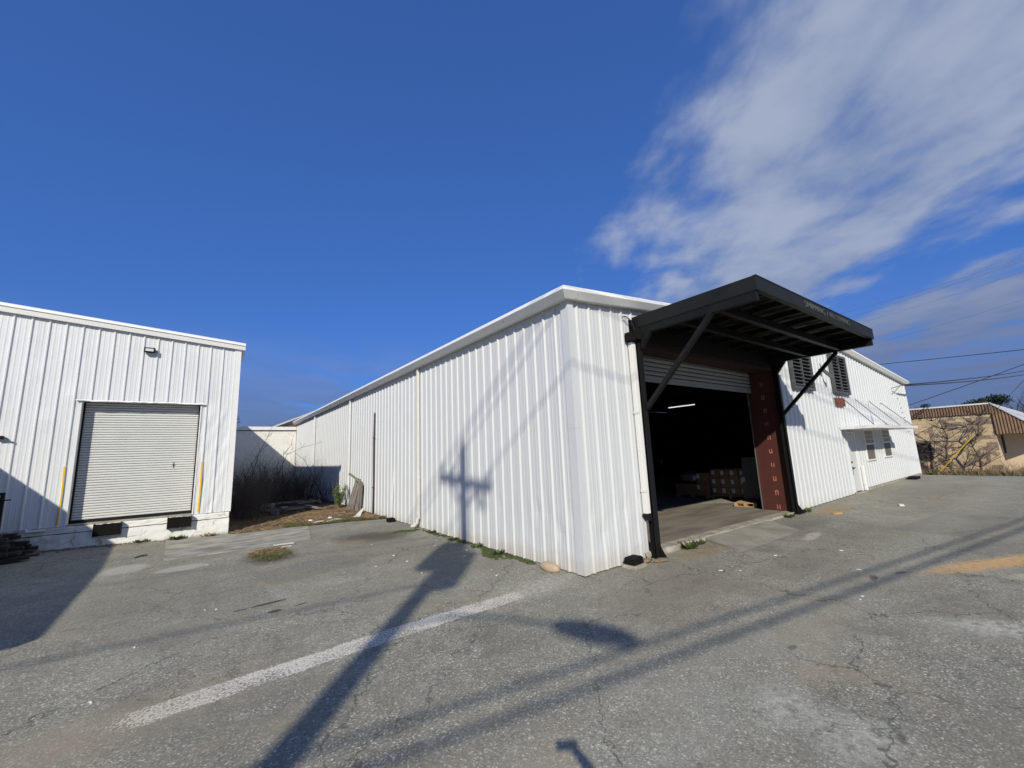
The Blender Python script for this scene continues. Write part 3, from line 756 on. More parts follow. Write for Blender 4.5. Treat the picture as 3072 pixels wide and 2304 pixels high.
# red oxide portal: jamb panels and header
for (x, nm) in ((OPEN[1], 1), (OPEN[0], -1)):
    m = MB(); m.box((x, 0.05, 0.10), (x + 0.06 * nm, 0.71, 4.30)); m.box((x - .03 * nm, 0.035, 0.10), (x + .14 * nm, 0.05, 4.30)); m.box((x - .05 * nm, 0.71, 0.121), (x + .10 * nm, 0.74, 4.30))
    j = m.build('bay_jamb', M_RED, wh)
    gd = MB(); gd.box((x - .055 * nm, 0.745, 0.121), (x - .02 * nm, 0.775, 4.2)); gd.build('door_track', M_GALV, j)
    if nm == 1:
        for k in range(10):
            z = 0.16 + 0.385 * k
            t_ = MB(); xx = x - 0.004; w = 0.042; h = 0.062 + rnd.uniform(-.008, .008); yc = 0.36 + rnd.uniform(-.006, .006)
            t_.box((xx, yc - w, z), (xx + .003, yc - w + .022, z + 2 * h)); t_.box((xx, yc + w - .022, z), (xx + .003, yc + w, z + 2 * h))
            if k % 3: t_.box((xx, yc - w + .023, z + (2 * h - .03 if k % 2 else 0)), (xx + .003, yc + w - .023, z + (2 * h if k % 2 else .03)))
            t_.build('painted_mark', M_TAPE, j)
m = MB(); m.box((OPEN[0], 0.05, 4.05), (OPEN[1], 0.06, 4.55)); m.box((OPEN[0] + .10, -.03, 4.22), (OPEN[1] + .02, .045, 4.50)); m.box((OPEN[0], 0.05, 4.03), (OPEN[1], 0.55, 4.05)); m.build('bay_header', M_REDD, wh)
# rolled-up bay door, lowest slats hanging
bar = MB(); bar.box((OPEN[0] + .06, 0.64, 3.47), (OPEN[1] - .06, 0.70, 3.53)); roll = bar.build('roller_door', M_ROLL, wh)
def slat_mesh(name, w, h, d, mat, parent):
    prof = [(0, 0), (-d * .85, h * .10), (-d, h * .3), (-d, h * .62), (-d * .85, h * .76), (0, h * .83), (0.006, h * .9), (0.006, h * .1)]
    m = MB()
    for x in (-w / 2, w / 2):
        for (y, z) in prof: m.v.append((x, y, z))
    n = len(prof)
    for k in range(n): m.f.append((k, (k + 1) % n, n + (k + 1) % n, n + k))
    m.f += [tuple(range(n)), tuple(range(n, 2 * n))]
    return m.build(name, mat, parent, local=True)
s0 = None
for k in range(7):
    if s0 is None: s0 = slat_mesh('slat', OPEN[1] - OPEN[0] - .12, 0.105, 0.028, M_ROLL, roll)
    s_ = s0 if k == 0 else inst(s0, 'slat', roll)
    s_.location = ((OPEN[0] + OPEN[1]) / 2, 0.67, 3.53 + 0.105 * k)

# ------------------------------------------------------------------ canopy
XC0, XC1, YF, ZT = 1.74, 7.75, -2.395, 4.563
dk = MB()
nn = 60
for i in range(nn + 1):
    x = XC0 + 0.02 + (XC1 - XC0 - 0.04) * i / nn; z = ZT - 0.06 + (0.018 if (i // 2) % 2 else 0)
    dk.v += [(x, YF + 0.02, z), (x, -0.05, z), (x, YF + .02, z + .004), (x, -.05, z + .004)]
for i in range(nn): a = 4 * i; dk.f += [(a, a + 4, a + 5, a + 1), (a + 2, a + 3, a + 7, a + 6)]
can = dk.build('canopy', M_BLACK, wh, fixn=False)
m = MB(); m.box((XC0, YF, 4.33), (XC1, YF + 0.03, ZT)); m.box((XC0, YF + .03, 4.33), (XC1, YF + .09, 4.342)); m.box((XC0, YF - .006, ZT - .012), (XC1, YF + .05, ZT + .006)); m.build('front_fascia', M_BLACKF, can)
for x0, x1 in ((XC0 - .012, XC0 + .02), (XC1 - .02, XC1 + .012)):
    m = MB(); m.box((x0, YF + .002, 4.325), (x1, -0.04, ZT - .003)); m.build('side_fascia', M_BLACKF, can)
for x in (XC0 + .05, XC1 - .05):      # side channels under the fascia
    m = MB(); m.box((x - .055, YF + .05, 4.178), (x + .055, -.05, 4.195)); m.box((x - .055, YF + .05, 4.305), (x + .055, -.05, 4.320)); m.box((x - .05, YF + .052, 4.195), (x - .036, -.05, 4.305)); m.box((x + .036, YF + .052, 4.195), (x + .05, -.05, 4.305)); m.box((x - .055, YF + .035, 4.178), (x + .055, YF + .05, 4.320))
    m.build('side_beam', M_BLACK, can)
for y in (-1.70, -0.98):              # I-beams across
    m = MB(); m.box((XC0 + .11, y - .05, 4.20), (XC1 - .11, y + .05, 4.215)); m.box((XC0 + .11, y - .05, 4.33), (XC1 - .11, y + .05, 4.342)); m.box((XC0 + .11, y - .006, 4.215), (XC1 - .11, y + .006, 4.33)); m.build('cross_beam', M_BLACK, can)
MB().box((XC0 + .02, -0.075, 4.10), (XC1 + .2, -0.038, ZT - .062)).build('added_sun_stop', M_BLACK, can)  # bar added at the wall to stop sun leaking behind the deck
MB().box((XC0 + .02, -0.12, ZT - .036), (XC1, -0.034, ZT - .022)).build('added_gap_strip', M_BLACK, can)  # strip added over the deck ends to close gaps that let light through
MB().box((XC0 + .02, -0.049, ZT - .0615), (XC1, -0.034, ZT - .0365)).build('added_gap_strip', M_BLACK, can)  # second added strip, blocks light under the corrugations
for k in range(7):                    # purlins front to back
    x = XC0 + 0.55 + k * 0.82
    m = MB(); m.box((x - .02, YF + .04, 4.375), (x + .02, -.08, 4.48)); m.build('purlin', M_BLACK, can)
for x in (XC0 + .03, XC1 + .06):
    m = MB(); m.beam((x - (.06 if x > 4 else 0), -1.63, 4.185), (x, -0.17, 2.72), 0.075, 0.09, (1, 0, 0)); m.build('brace', M_BLACK, can)
    m = MB(); m.add([(x - .045, -.20, 4.19), (x - .045, -.44, 4.19), (x - .045, -.20, 3.88), (x + .045, -.20, 4.19), (x + .045, -.44, 4.19), (x + .045, -.20, 3.88)], [(0, 1, 2), (3, 5, 4), (0, 3, 4, 1), (1, 4, 5, 2), (0, 2, 5, 3)]); m.build('knee_plate', M_BLACK, can)
for x, sg in ((1.735, 1), (7.93, -1)):
    m = MB(); zb_ = gz(x, -.1) + .01
    w_ = .065 if sg > 0 else .05; m.box((x - w_, -0.165, zb_), (x + w_, -0.150, 4.50)); m.box((x - .008, -0.150, zb_), (x + .008, -0.055, 4.50)); m.box((x - w_, -0.055, zb_), (x + w_, -0.040, 4.50))
    m.box((x - .10, -.21, zb_ - .02), (x + .10, 0.0, zb_ + .012))
    m.add([(x - .006, -.166, zb_ + .26), (x - .006, -.166, zb_ + .013), (x - .006, -.32, zb_ + .013), (x + .006, -.166, zb_ + .26), (x + .006, -.166, zb_ + .013), (x + .006, -.32, zb_ + .013)], [(0, 1, 2), (3, 5, 4), (0, 2, 5, 3), (1, 4, 5, 2)])
    m.build('post', M_BLACK, can)
# lettering on the fascia
cu = bpy.data.curves.new('lettering', 'FONT'); cu.body = "SHIPPING / RECEIVING"; cu.size = 0.165; cu.extrude = 0.006; cu.space_character = 1.22
tmp = bpy.data.objects.new('tmp_text', cu); COL.objects.link(tmp)
bpy.context.view_layer.update()
me = bpy.data.meshes.new_from_object(tmp.evaluated_get(bpy.context.evaluated_depsgraph_get()))
bpy.data.objects.remove(tmp)
xsv = [v.co.x for v in me.vertices]; ysv = [v.co.y for v in me.vertices]
lx0, lx1 = min(xsv), max(xsv); cap = 0.118
for v in me.vertices:
    u = (v.co.x - lx0) / (lx1 - lx0); hgt = v.co.y / (max(ysv)) * cap; dpt = v.co.z
    v.co = Vector((3.60 + u * 2.42, YF - 0.007 - dpt, 4.378 + hgt))
me.name = 'lettering'; me.materials.clear(); me.materials.append(M_LETTER)
lt = bpy.data.objects.new('lettering', me); COL.objects.link(lt); lt.parent = can; ORG[lt.name] = Vector()
# white boxed guard beside the left post with black brackets
m = MB(); m.box((1.545, -0.125, 0.80), (1.655, -0.032, 4.02)); wg = m.build('post_guard', M_TRIMW, wh, bevel=0.006)
for z in (1.18, 2.62): MB().box((1.535, -.130, z), (1.60, -.032, z + .05)).build('clip', M_CREAM, wg)
m = MB(); m.box((1.47, -0.19, 4.03), (1.70, -0.032, 4.20)); m.box((1.56, -.23, 4.06), (1.72, -.19, 4.22)); m.build('bracket', M_RUBBER, wh)
m = MB(); m.add([(1.50, -.14, .79), (1.66, -.14, .79), (1.66, -.14, .66), (1.59, -.14, .68), (1.50, -.04, .79), (1.66, -.04, .79), (1.66, -.04, .66), (1.59, -.04, .68)], [(0, 1, 2, 3), (7, 6, 5, 4), (0, 3, 7, 4), (3, 2, 6, 7), (1, 5, 6, 2), (0, 4, 5, 1)]); m.build('bracket', M_BLACK, wh)
# loose cable above the bracket
m = MB(); m.tube([(1.42, -.05, 4.52), (1.48, -.09, 4.53), (1.56, -.12, 4.47), (1.62, -.14, 4.36), (1.66, -.15, 4.22)], 0.011, 5); m.build('loose_cable', M_WIRE, wh)

# ------------------------------------------------------------------ louvre vents on the gable
def louvre(x0, x1, z0, z1):
    m = MB(); y0, y1 = -0.12, -0.034; f = 0.09
    m.box((x0, y0, z0), (x0 + f, y1, z1)); m.box((x1 - f, y0, z0), (x1, y1, z1)); m.box((x0 + f, y0, z0), (x1 - f, y1, z0 + f)); m.box((x0 + f, y0, z1 - f), (x1 - f, y1, z1))
    o = m.build('louvre_vent', M_LOUVRE, wh)
    MB().box((x0 + f, -.045, z0 + f), (x1 - f, -.036, z1 - f)).build('backing', M_HOLE, o)
    MB().box(((x0 + x1) / 2 - .02, y0 + .004, z0 + f), ((x0 + x1) / 2 + .02, y1 - .012, z1 - f)).build('mullion', M_LOUVRE, o)
    nsl = int((z1 - z0 - 2 * f) / 0.105)
    for k in range(nsl):
        zc = z0 + f + (k + 0.5) * (z1 - z0 - 2 * f) / nsl
        s = MB(); s.obox(((x0 + x1) / 2, -0.082, zc), ((1, 0, 0), (0, 1, 0.85), (0, -0.85, 1)), ((x1 - x0) / 2 - f - .001, 0.036, 0.005)); s.build('slat', M_LOUVRE, o)
    return o
louvre(9.13, 10.76, 3.58, 5.02); louvre(12.62, 14.19, 3.62, 5.05)
# small floodlight bracket with hanging wire between the vents, rusty little sign below
m = MB(); m.box((11.55, -.16, 4.33), (11.75, -.034, 4.40)); m.tube([(11.5, -.1, 4.55), (11.42, -.14, 4.5), (11.45, -.14, 4.36)], .012, 5); m.beam((11.65, -.12, 4.36), (11.9, -.30, 4.05), .05, .10); m.build('lamp_bracket', M_LOUVRE, wh)
m = MB(); m.obox((13.05, -.075, 3.32), ((1, 0, 0), (0, 1, 0), (0, 0, 1)), (.42, .012, .145)); m.obox((13.05, -.052, 3.32), ((1, 0, 0), (0, 1, 0), (0, 0, 1)), (.30, .014, .02)); m.build('rusty_sign_plate', M_RUST, wh)
m = MB(); m.tube([(12.35, -.05, 3.62), (12.4, -.22, 3.60), (12.42, -.22, 3.42)], .012, 5); m.tube([(12.40, -.22, 3.60), (12.75, -.2, 3.60), (12.8, -.05, 3.50)], .012, 5); m.build('wire_hook', M_LOUVRE, wh)

# ------------------------------------------------------------------ door and windows in the gable
m = MB(); m.box((13.17, -.012, 0.22), (13.95, 0.03, 2.22)); dr = m.build('door', M_SIDING, wh)
fr_ = MB(); fr_.box((13.10, -.045, 0.20), (13.165, .03, 2.27)); fr_.box((13.955, -.045, 0.20), (14.02, .03, 2.27)); fr_.box((13.165, -.045, 2.225), (13.955, .03, 2.27)); fr_.build('frame', M_TRIMW, dr)
h = MB(); h.tube([(13.25, -.013, 1.22), (13.25, -.06, 1.22)], .035, 10); h.tube([(13.26, -.013, 1.02), (13.26, -.075, 1.02)], .03, 10); h.tube([(13.26, -.075, 1.02), (13.40, -.08, 1.025)], .012, 6); h.box((13.22, -.022, .78), (13.30, -.013, 1.08)); h.build('handle', M_PIPE, dr)
MB().box((13.12, -.14, 0.05), (14.0, -.03, 0.195)).build('door_step', M_KERB, wh)
m = MB(); m.box((14.06, -.14, 0.20), (14.19, -.036, 1.05)); m.build('pipe_cover', M_TRIMW, wh, bevel=.02)
m = MB(); N = 30
for i in range(N):
    xa = 14.2 + (W - 14.2) * i / N; xb = 14.2 + (W - 14.2) * (i + 1) / N
    q = rnd.uniform(0, .02); m.box((xa + .001, -.05 - q, gz(xa, 0) - .05), (xb - .001, -.001, 0.245 + 0.006 * (xa - 14)))
m.build('foundation', M_KERB, wh)
def window(x0, x1, z0, z1):
    m = MB(); f = .045; y0, y1 = -.05, .02
    m.box((x0, y0, z0), (x0 + f, y1, z1)); m.box((x1 - f, y0, z0), (x1, y1, z1)); m.box((x0 + f, y0, z1 - f), (x1 - f, y1, z1)); m.box((x0 + f, y0 - .015, z0), (x1 - f, y1, z0 + f)); zm = z0 + (z1 - z0) * .53
    m.box((x0 + f, y0 + .01, zm - .025), (x1 - f, y1, zm + .025)); o = m.build('window', M_TRIMW, wh)
    MB().box((x0 + f, -.006, zm + .026), (x1 - f, 0.002, z1 - f)).build('pane', M_GLASS, o)
    MB().box((x0 + f, -.018, z0 + f), (x1 - f, -.010, zm - .026)).build('screen', M_SCREEN, o)
    for k in range(1, 6):
        xx = x0 + f + (x1 - x0 - 2 * f) * k / 6
        MB().box((xx - .011, -.030, zm + .03), (xx + .011, -.008, z1 - f - .004)).build('glazing_bar', M_TRIMW, o)
    for k in (1, 2):
        zz_ = zm + .03 + (z1 - f - zm - .03) * k / 3
        MB().box((x0 + f + .003, -.026, zz_ - .010), (x1 - f - .003, -.0085, zz_ + .010)).build('glazing_bar', M_TRIMW, o)
window(*WIN1); window(*WIN2)
# flat awning hung on rods
m = MB(); AX0, AX1, AD, AZ = 12.70, 18.40, 1.0, 2.38
for i in range(19):
    xa = AX0 + (AX1 - AX0) * i / 19; xb = AX0 + (AX1 - AX0) * (i + 1) / 19
    m.box((xa + .0005, -AD + .03, AZ), (xb - .0005, -.036, AZ + .02)); m.box((xa + .0005, -AD + .03, AZ + .02), (xa + .03, -.036, AZ + .045))
aw = m.build('awning', M_TRIM, wh)
MB().box((AX0, -AD, AZ - .03), (AX1, -AD + .03, AZ + .07)).build('edge_channel', M_TRIM, aw)
for x in (AX0, AX1 - .03): MB().box((x, -AD + .031, AZ - .03), (x + .03, -.036, AZ + .07) if x > 15 else (x - .03, -.036, AZ + .07)).build('side_channel', M_TRIM, aw)
for xw, xf in ((13.35, 12.78), (14.84, 14.39), (16.52, 16.03), (18.17, 17.95)):
    MB().tube([(xw, -.04, 3.50), (xf, -AD + .05, AZ + .06)], .014, 6).build('hanger_rod', M_GALV, aw)
# service bracket at the far top corner, dashes of ladder-like stubs below it
m = MB(); m.tube([(20.3, -.05, 4.25), (20.45, -.35, 4.35), (20.9, -.40, 4.38)], .02, 5); m.tube([(20.3, -.05, 4.0), (20.45, -.35, 4.35)], .02, 5); m.build('service_bracket', M_GALV, wh)
for k in range(9): MB().box((21.0 + .12 * k, -.045, 4.05 - .22 * k), (21.25 + .12 * k, -.036, 4.08 - .22 * k)).build('wall_stub', M_ROLLW, wh)

# ================================================================== GOODS IN THE BAY
FZ = 0.121
def pallet(x0, y0, w, d, label, group, rot=0.0, z=FZ):
    t_ = thing('pallet', label, 'pallet', (x0, y0, z), group); t_.rotation_euler = (0, 0, rot)
    for k in range(3):
        m = MB(); m.box((-w / 2, -d / 2 + k * (d - .09) / 2, .018), (w / 2, -d / 2 + k * (d - .09) / 2 + .09, .10)); m.build('stringer', M_PALLET, t_, local=True)
    for k in range(6):
        x = -w / 2 + k * (w - .1) / 5
        m = MB(); m.box((x, -d / 2, .101), (x + .1, d / 2, .119)); m.build('deck_board', M_PALLET, t_, local=True)
    for k in (0, 2, 5):
        x = -w / 2 + k * (w - .1) / 5
        m = MB(); m.box((x, -d / 2, 0), (x + .1, d / 2, .017)); m.build('bottom_board', M_PALLET, t_, local=True)
    return t_
def carton(x, y, z, sx, sy, sz, label, grp, lab=None):
    t_ = thing('cardboard_box', label, 'box', (x, y, z), grp)
    m = MB(); m.box((0.004, 0.004, 0.001), (sx - .004, sy - .004, sz - .002)); m.build('carton', M_CARD, t_, local=True, bevel=.012)
    if lab:
        m = MB(); m.box((0.0005, lab[0], lab[1]), (0.003, lab[0] + .115, lab[1] + .15)); m.build('paper_label', M_LABEL, t_, local=True)
    return t_
pallet(10.35, 2.60, 1.05, 1.36, 'wood pallet under the wrapped stack of labelled cartons', None)
pallet(10.20, 3.95, 1.05, 1.25, 'wood pallet under the loose stack of plain brown cartons', None)
for r_i in range(3):
    for c_i in range(4):
        for dpt in range(2):
            yy = 3.26 - 0.335 * (c_i + 1); xx = 9.87 + 0.48 * dpt
            rown = ('bottom', 'middle', 'top')[r_i]; coln = ('leftmost', 'second from left', 'third from left', 'rightmost')[c_i]
            if dpt == 0: carton(xx, yy, FZ + .12 + .305 * r_i, .47, .33, .30, f'brown labelled carton in wrapped bay stack, {rown} row, {coln} in front', None, (.17, .10))
            else: carton(xx, yy, FZ + .12 + .305 * r_i, .47, .33, .30, 'brown carton hidden behind the front row of the wrapped bay stack', 'back row of wrapped cartons')
wr = MB(); wr.box((9.855, 1.905, FZ + .125), (10.86, 3.275, 1.19)); wrp = wr.build('stretch_wrap', M_WRAP); tag(wrp, 'clear stretch wrap around the labelled carton stack in the bay', 'plastic wrap')
for k, (yy, zz_, h_, lb) in enumerate(((3.32, .12, .38, 'plain carton on right end of the low bay pallet, white label'), (3.76, .12, .38, 'plain brown carton in the middle of the low bay pallet'), (4.18, .12, .38, 'plain brown carton at left end of the low bay pallet'), (3.30, .505, .40, 'upper carton with white label beside the wrapped stack'))):
    carton(9.68, yy, FZ + zz_, .5, .41, h_, lb, None, (.27, .2) if k in (0, 3) else None)
m = MB(); m.blobmesh((10.0, 4.1, FZ + .72), (.30, .38, .19), 5, 3, .25); single(m, 'plastic_bundle', M_GALV, 'crumpled clear plastic bundle on top of the low cartons in the bay', 'bundle', smooth=True)
m = MB(); m.obox((9.42, 1.60, FZ + .74), ((0, 1, 0), (.12, 0, 1), (1, 0, -.12)), (.30, .70, .012)); sp = m.build('sheet_panel', M_GALV, None); tag(sp, 'grey sheet metal panel leaning upright inside the bay beside the jamb', 'metal sheet')
m = MB(); m.box((9.33, 1.79, FZ + .66), (9.352, 1.91, FZ + .80)); m.build('paper_label', M_LABEL, sp)
pallet(8.75, 1.45, .95, .62, 'empty wooden pallet lying on the bay floor next to the red jamb', None, rot=.15)
m = MB(); m.tube([(8.35, .85, 4.0), (8.42, .86, 2.6), (8.52, .87, 1.35), (8.62, .9, .65)], .012, 5); single(m, 'pull_chain', M_GALV, 'thin hoist chain hanging inside the bay by the red jamb', 'chain')
# trailer bed at the back of the bay
tr = thing('flatbed_trailer', 'dark steel trailer back standing deep in the shadow of the bay', 'trailer', (14.6, 9.4, FZ))
MB().box((13.2, 9.0, .78), (15.5, 11.5, .95)).build('deck', M_BLACK, tr); MB().box((13.2, 9.0, .95), (15.5, 9.05, 1.5)).build('tailgate', M_LOUVRE, tr)
for x in (13.5, 15.2):
    w_ = MB(); w_.tube([(x - .1, 10.2, .5), (x + .1, 10.2, .5)], .37, 18); w_.build('wheel', M_RUBBER, tr)
MB().box((15.25, 8.98, 1.15), (15.42, 8.999, 1.35)).build('tail_light', M_LABEL, tr)
# lit fluorescent strip
fx = thing('fluorescent_light', 'lit fluorescent strip light hanging under the dark bay ceiling', 'ceiling light', (15.9, 7.8, 4.2))
MB().box((15.80, 7.0, 4.22), (16.0, 8.6, 4.28)).build('housing', M_LABEL, fx)
MB().tube([(15.9, 7.02, 4.195), (15.9, 8.58, 4.195)], .022, 8).build('tube', M_TUBE, fx)
for y in (7.1, 8.5): MB().tube([(15.9, y, 4.28), (15.9, y, 4.58)], .006, 4).build('hanger_wire', M_WIRE, fx)

# ================================================================== DOCK BUILDING (left)
db = thing('dock_building', 'white ribbed metal building on raised concrete dock with closed roller door', 'building', (-9, 10.05, 0))
DX1 = -4.30; DX0 = -20.0; DY = 10.05
def dtop(x): return 5.55 + 0.08 * min(DX1 - x, x - DX0)
PD = lambda u, n, z: (u, DY - n, z)
PH = -4.72
DR = (-7.62, -5.17, -1, 3.77)
def dent_dock(u, z):
    q = 0.0
    if u > -5.15: q += 0.010 * math.sin(u * 23 + z * 4.0) * math.sin(z * 6.3 + u * 3) * sstep(4.2, 3.2, z)
    for (c, zc, a, w) in ((-4.95, 3.1, .02, .12), (-4.6, 2.9, .018, .1), (-4.9, 1.5, .02, .12), (-4.7, 1.0, .022, .1), (-7.8, 3.9, -.02, .15), (-8.2, 3.3, -.016, .15), (-5.0, 3.7, .025, .1)):
        q -= a * math.exp(-((u - c) / w) ** 2 - ((z - zc) / .22) ** 2)
    return q
siding(db, PD, DX0 + .05, DX1, PH, lambda u: 0.675, dtop, holes=[DR], mat=M_SIDING2, seed=8, dents=dent_dock)
MB().box((DX1 - .10, DY - .038, .676), (DX1 + .035, DY + .14, 5.52)).build('corner_flashing', M_TRIM, db)
MB().box((DX1 - .05, DY + .15, .05), (DX1 - .001, 26.4, 5.5)).build('side_wall', M_SIDING2, db)
m = MB()
for (xa, xb) in ((DX0 - .1, (DX0 + DX1) / 2), ((DX0 + DX1) / 2, DX1 + .10)):
    f_ = lambda x: 5.68 + .08 * min(DX1 + .1 - x, x - DX0 + .1)
    m.add([(xa, DY - .05, f_(xa)), (xb, DY - .05, f_(xb)), (xb, 26.4, f_(xb)), (xa, 26.4, f_(xa)), (xa, DY - .05, f_(xa) - .05), (xb, DY - .05, f_(xb) - .05), (xb, 26.4, f_(xb) - .05), (xa, 26.4, f_(xa) - .05)], [(0, 1, 2, 3), (7, 6, 5, 4), (0, 4, 5, 1), (3, 2, 6, 7), (0, 3, 7, 4), (1, 5, 6, 2)])
m.build('roof', M_ROOF, db)
PR2 = [(0.0, 5.50), (0.07, 5.495), (0.09, 5.60), (0.085, 5.62), (0.12, 5.63), (0.10, 5.70), (0.02, 5.735), (0.0, 5.60)]
m = MB(); n = len(PR2); mx_ = (DX0 + DX1) / 2
for x in (DX0, mx_, DX1 + .13):
    for (a, z) in PR2: m.v.append((x, DY - .032 - a, z + .08 * min(DX1 - x, x - DX0)))
for i in range(2):
    for k in range(n): m.f.append((i * n + k, i * n + (k + 1) % n, (i + 1) * n + (k + 1) % n, (i + 1) * n + k))
m.f += [tuple(range(n)), tuple(range(2 * n, 3 * n))]; m.build('rake_trim', M_TRIMW, db)
MB().box((DX1 + .036, DY - .02, 5.46), (DX1 + .13, 26.4, 5.655)).build('eave_gutter', M_TRIM, db)
# dock foundation: two courses with an open joint between them
r = random.Random(21)
def rough_wall(x0, x1, y, z0f, z1, seg, amp, name, mat, parent, depth=0.3):
    m = MB(); nxs = int((x1 - x0) / seg); nz = 4
    for i in range(nxs + 1):
        x = x0 + (x1 - x0) * i / nxs
        for j in range(nz + 1):
            z = z0f(x) + (z1 - z0f(x)) * j / nz
            m.v.append((x, y + r.uniform(-amp, amp) + (.012 if j == nz else 0), z + (r.uniform(-.012, .004) if j == nz else 0)))
        m.v.append((x, y + depth, z1)); 
    R = nz + 2
    for i in range(nxs):
        for j in range(nz + 1): m.f.append((i * R + j, (i + 1) * R + j, (i + 1) * R + j + 1, i * R + j + 1))
    m.f += [tuple(range(R)), tuple(nxs * R + q for q in range(R))]
    return m.build(name, mat, parent)
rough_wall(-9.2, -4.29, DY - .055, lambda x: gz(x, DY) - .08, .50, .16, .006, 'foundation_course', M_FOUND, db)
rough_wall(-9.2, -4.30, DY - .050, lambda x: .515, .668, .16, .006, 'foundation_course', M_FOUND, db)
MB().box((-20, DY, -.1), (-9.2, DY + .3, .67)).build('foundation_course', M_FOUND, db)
MB().box((-9.2, DY - .02, .44), (-4.4, DY + .1, .56)).build('open_joint', M_HOLE, db)
MB().box((DX1 - .02, DY + .25, -.05), (DX1 - .002, 26.4, .67)).build('side_foundation', M_FOUND, db)
# door reveal and roller door
m = MB(); m.box((DR[0] - .03, DY - .02, .676), (DR[0], DY + .34, 3.80)); m.box((DR[1], DY - .02, .676), (DR[1] + .03, DY + .34, 3.80)); m.box((DR[0], DY - .015, 3.77), (DR[1], DY + .34, 3.80)); m.build('door_reveal', M_TRIM, db)
for xa in (DR[0], DR[1] - .03): MB().box((xa, DY + .20, .70), (xa + .03, DY + .25, 3.77)).build('door_track', M_BLACK, db)
m = MB(); m.box((DR[0], DY - .045, .669), (DR[1], DY + .34, .70)); m.build('door_sill', M_KERB, db)
m = MB(); m.box((DR[0] + .005, DY + .20, .701), (DR[1] - .005, DY + .26, .775)); rd = m.build('roller_door', M_BLACK, db)
MB().box((DR[0], DY + .30, .7), (DR[1], DY + .33, 3.8)).build('backing', M_HOLE, rd)
s0 = None
for k in range(46):
    if s0 is None: s0 = slat_mesh('slat', DR[1] - DR[0] - .07, 0.065, 0.020, M_ROLLW, rd)
    s_ = s0 if k == 0 else inst(s0, 'slat', rd)
    s_.location = ((DR[0] + DR[1]) / 2 + 9, .262, .775 + .065 * k)
m = MB(); m.box((-5.68, DY + .235, 1.98), (-5.665, DY + .245, 2.14)); m.box((-5.70, DY + .23, 2.05), (-5.645, DY + .245, 2.07)); m.build('lock', M_BLACK, rd)
# torn header flashing above the door
m = MB(); N = 24
for i in range(N + 1):
    x = DR[0] - .12 + (DR[1] - DR[0] + .22) * i / N; q = r.uniform(-.012, .012)
    m.v += [(x, DY - .036, 3.80 + q * .5), (x, DY - .075 - abs(q), 3.765 + q)]
for i in range(N): m.f.append((2 * i, 2 * i + 1, 2 * i + 3, 2 * i + 2))
m.build('header_flashing', M_TRIMW, db, fixn=False)
# yellow rib guards
for (xr, zb_, zt_) in ((PH - 10 * PITCH - .03, .72, 2.12), (PH - PITCH + .02, .72, 2.12)):
    xr = PH - round((PH - xr) / PITCH) * PITCH
    m = MB(); pr_ = [(-.030, .006), (-.0135, .0335), (.0, .0345), (.0125, .0335)]
    for z in (zb_, (zb_ + zt_) / 2, zt_):
        for (a, h_) in pr_: m.v.append((xr + a + (.008 if zb_ < z < zt_ else 0), DY - h_ - .003, z))
    for j in range(2):
        for k in range(3): m.f.append((4 * j + k, 4 * j + k + 1, 4 * j + 5 + k, 4 * j + 4 + k))
    m.build('yellow_rib_guard', M_YEL, db, fixn=False)
# dock bumpers
for x in (-6.85, -5.42):
    m = MB()
    for k in range(13): m.box((x - .235 + k * .0365, DY - .19, .375 + r.uniform(-.008, .008)), (x - .235 + k * .0365 + .032, DY - .07, .655 + r.uniform(-.008, .008)))
    bp = m.build('dock_bumper', M_RUBBER, db)
    for s_ in (-.26, .245): MB().box((x + s_, DY - .205, .36), (x + s_ + .018, DY - .06, .67)).build('end_plate', M_BLACK, bp)
# small flood light above the door
m = MB(); m.box((-6.53, DY - .16, 5.17), (-6.29, DY - .036, 5.30)); fl_ = m.build('flood_light', M_BLACK, db, bevel=.012)
MB().box((-6.495, DY - .168, 5.195), (-6.325, DY - .161, 5.265)).build('lens', M_LABEL, fl_)
m = MB(); m.box((-8.96, DY - .12, 2.80), (-8.84, DY - .036, 2.88)); m.beam((-8.9, DY - .1, 2.86), (-8.80, DY - .2, 2.84), .03, .03); m.build('wall_bracket', M_BLACK, db)
m = MB(); m.tube([(-8.25, DY - .09, .63), (-7.95, DY - .09, .635)], .022, 6); m.tube([(-8.25, DY - .09, .63), (-8.27, DY - .04, .68)], .022, 6); m.build('conduit_stub', M_TRIM, db)

# rotten timber landing and black railing at the left edge
ld = thing('timber_landing', 'rotten dark timber steps stacked against the left end of dock', 'steps', (-9.2, 9.4, 0))
r = random.Random(31)
for lay in range(6):
    z = gz(-9, 9.5) + .02 + lay * .095; xr_ = -7.95 - lay * .09
    for k in range(5):
        yy = 9.93 - k * .24 - lay * .02
        if yy < 8.85 + lay * .08: continue
        m = MB(); L = 1.5 + r.uniform(-.2, .2)
        c = Vector((xr_ - L / 2 + r.uniform(-.25, .06), yy + r.uniform(-.03, .03), z + r.uniform(-.01, .01)))
        a = r.uniform(-.10, .10); ti = r.uniform(-.05, .05)
        m.obox(c, ((math.cos(a), math.sin(a), ti), (-math.sin(a), math.cos(a), 0), (-ti, 0, 1)), (L / 2, .09 + r.uniform(-.02, .02), .036)); m.build('plank', M_ROTWOOD, ld)
rl = thing('railing', 'black metal gate railing standing on landing at left edge', 'railing', (-8.6, 8.8, .6))
m = MB(); m.box((-8.445, 8.77, .62), (-8.385, 8.83, 1.60)); m.build('post', M_BLACK, rl)
m = MB(); m.box((-9.6, 8.775, 1.55), (-8.446, 8.825, 1.60)); m.build('top_rail', M_BLACK, rl)
m = MB(); m.box((-9.6, 8.785, .70), (-8.446, 8.815, 1.47)); m.build('panel', M_BLACK, rl)
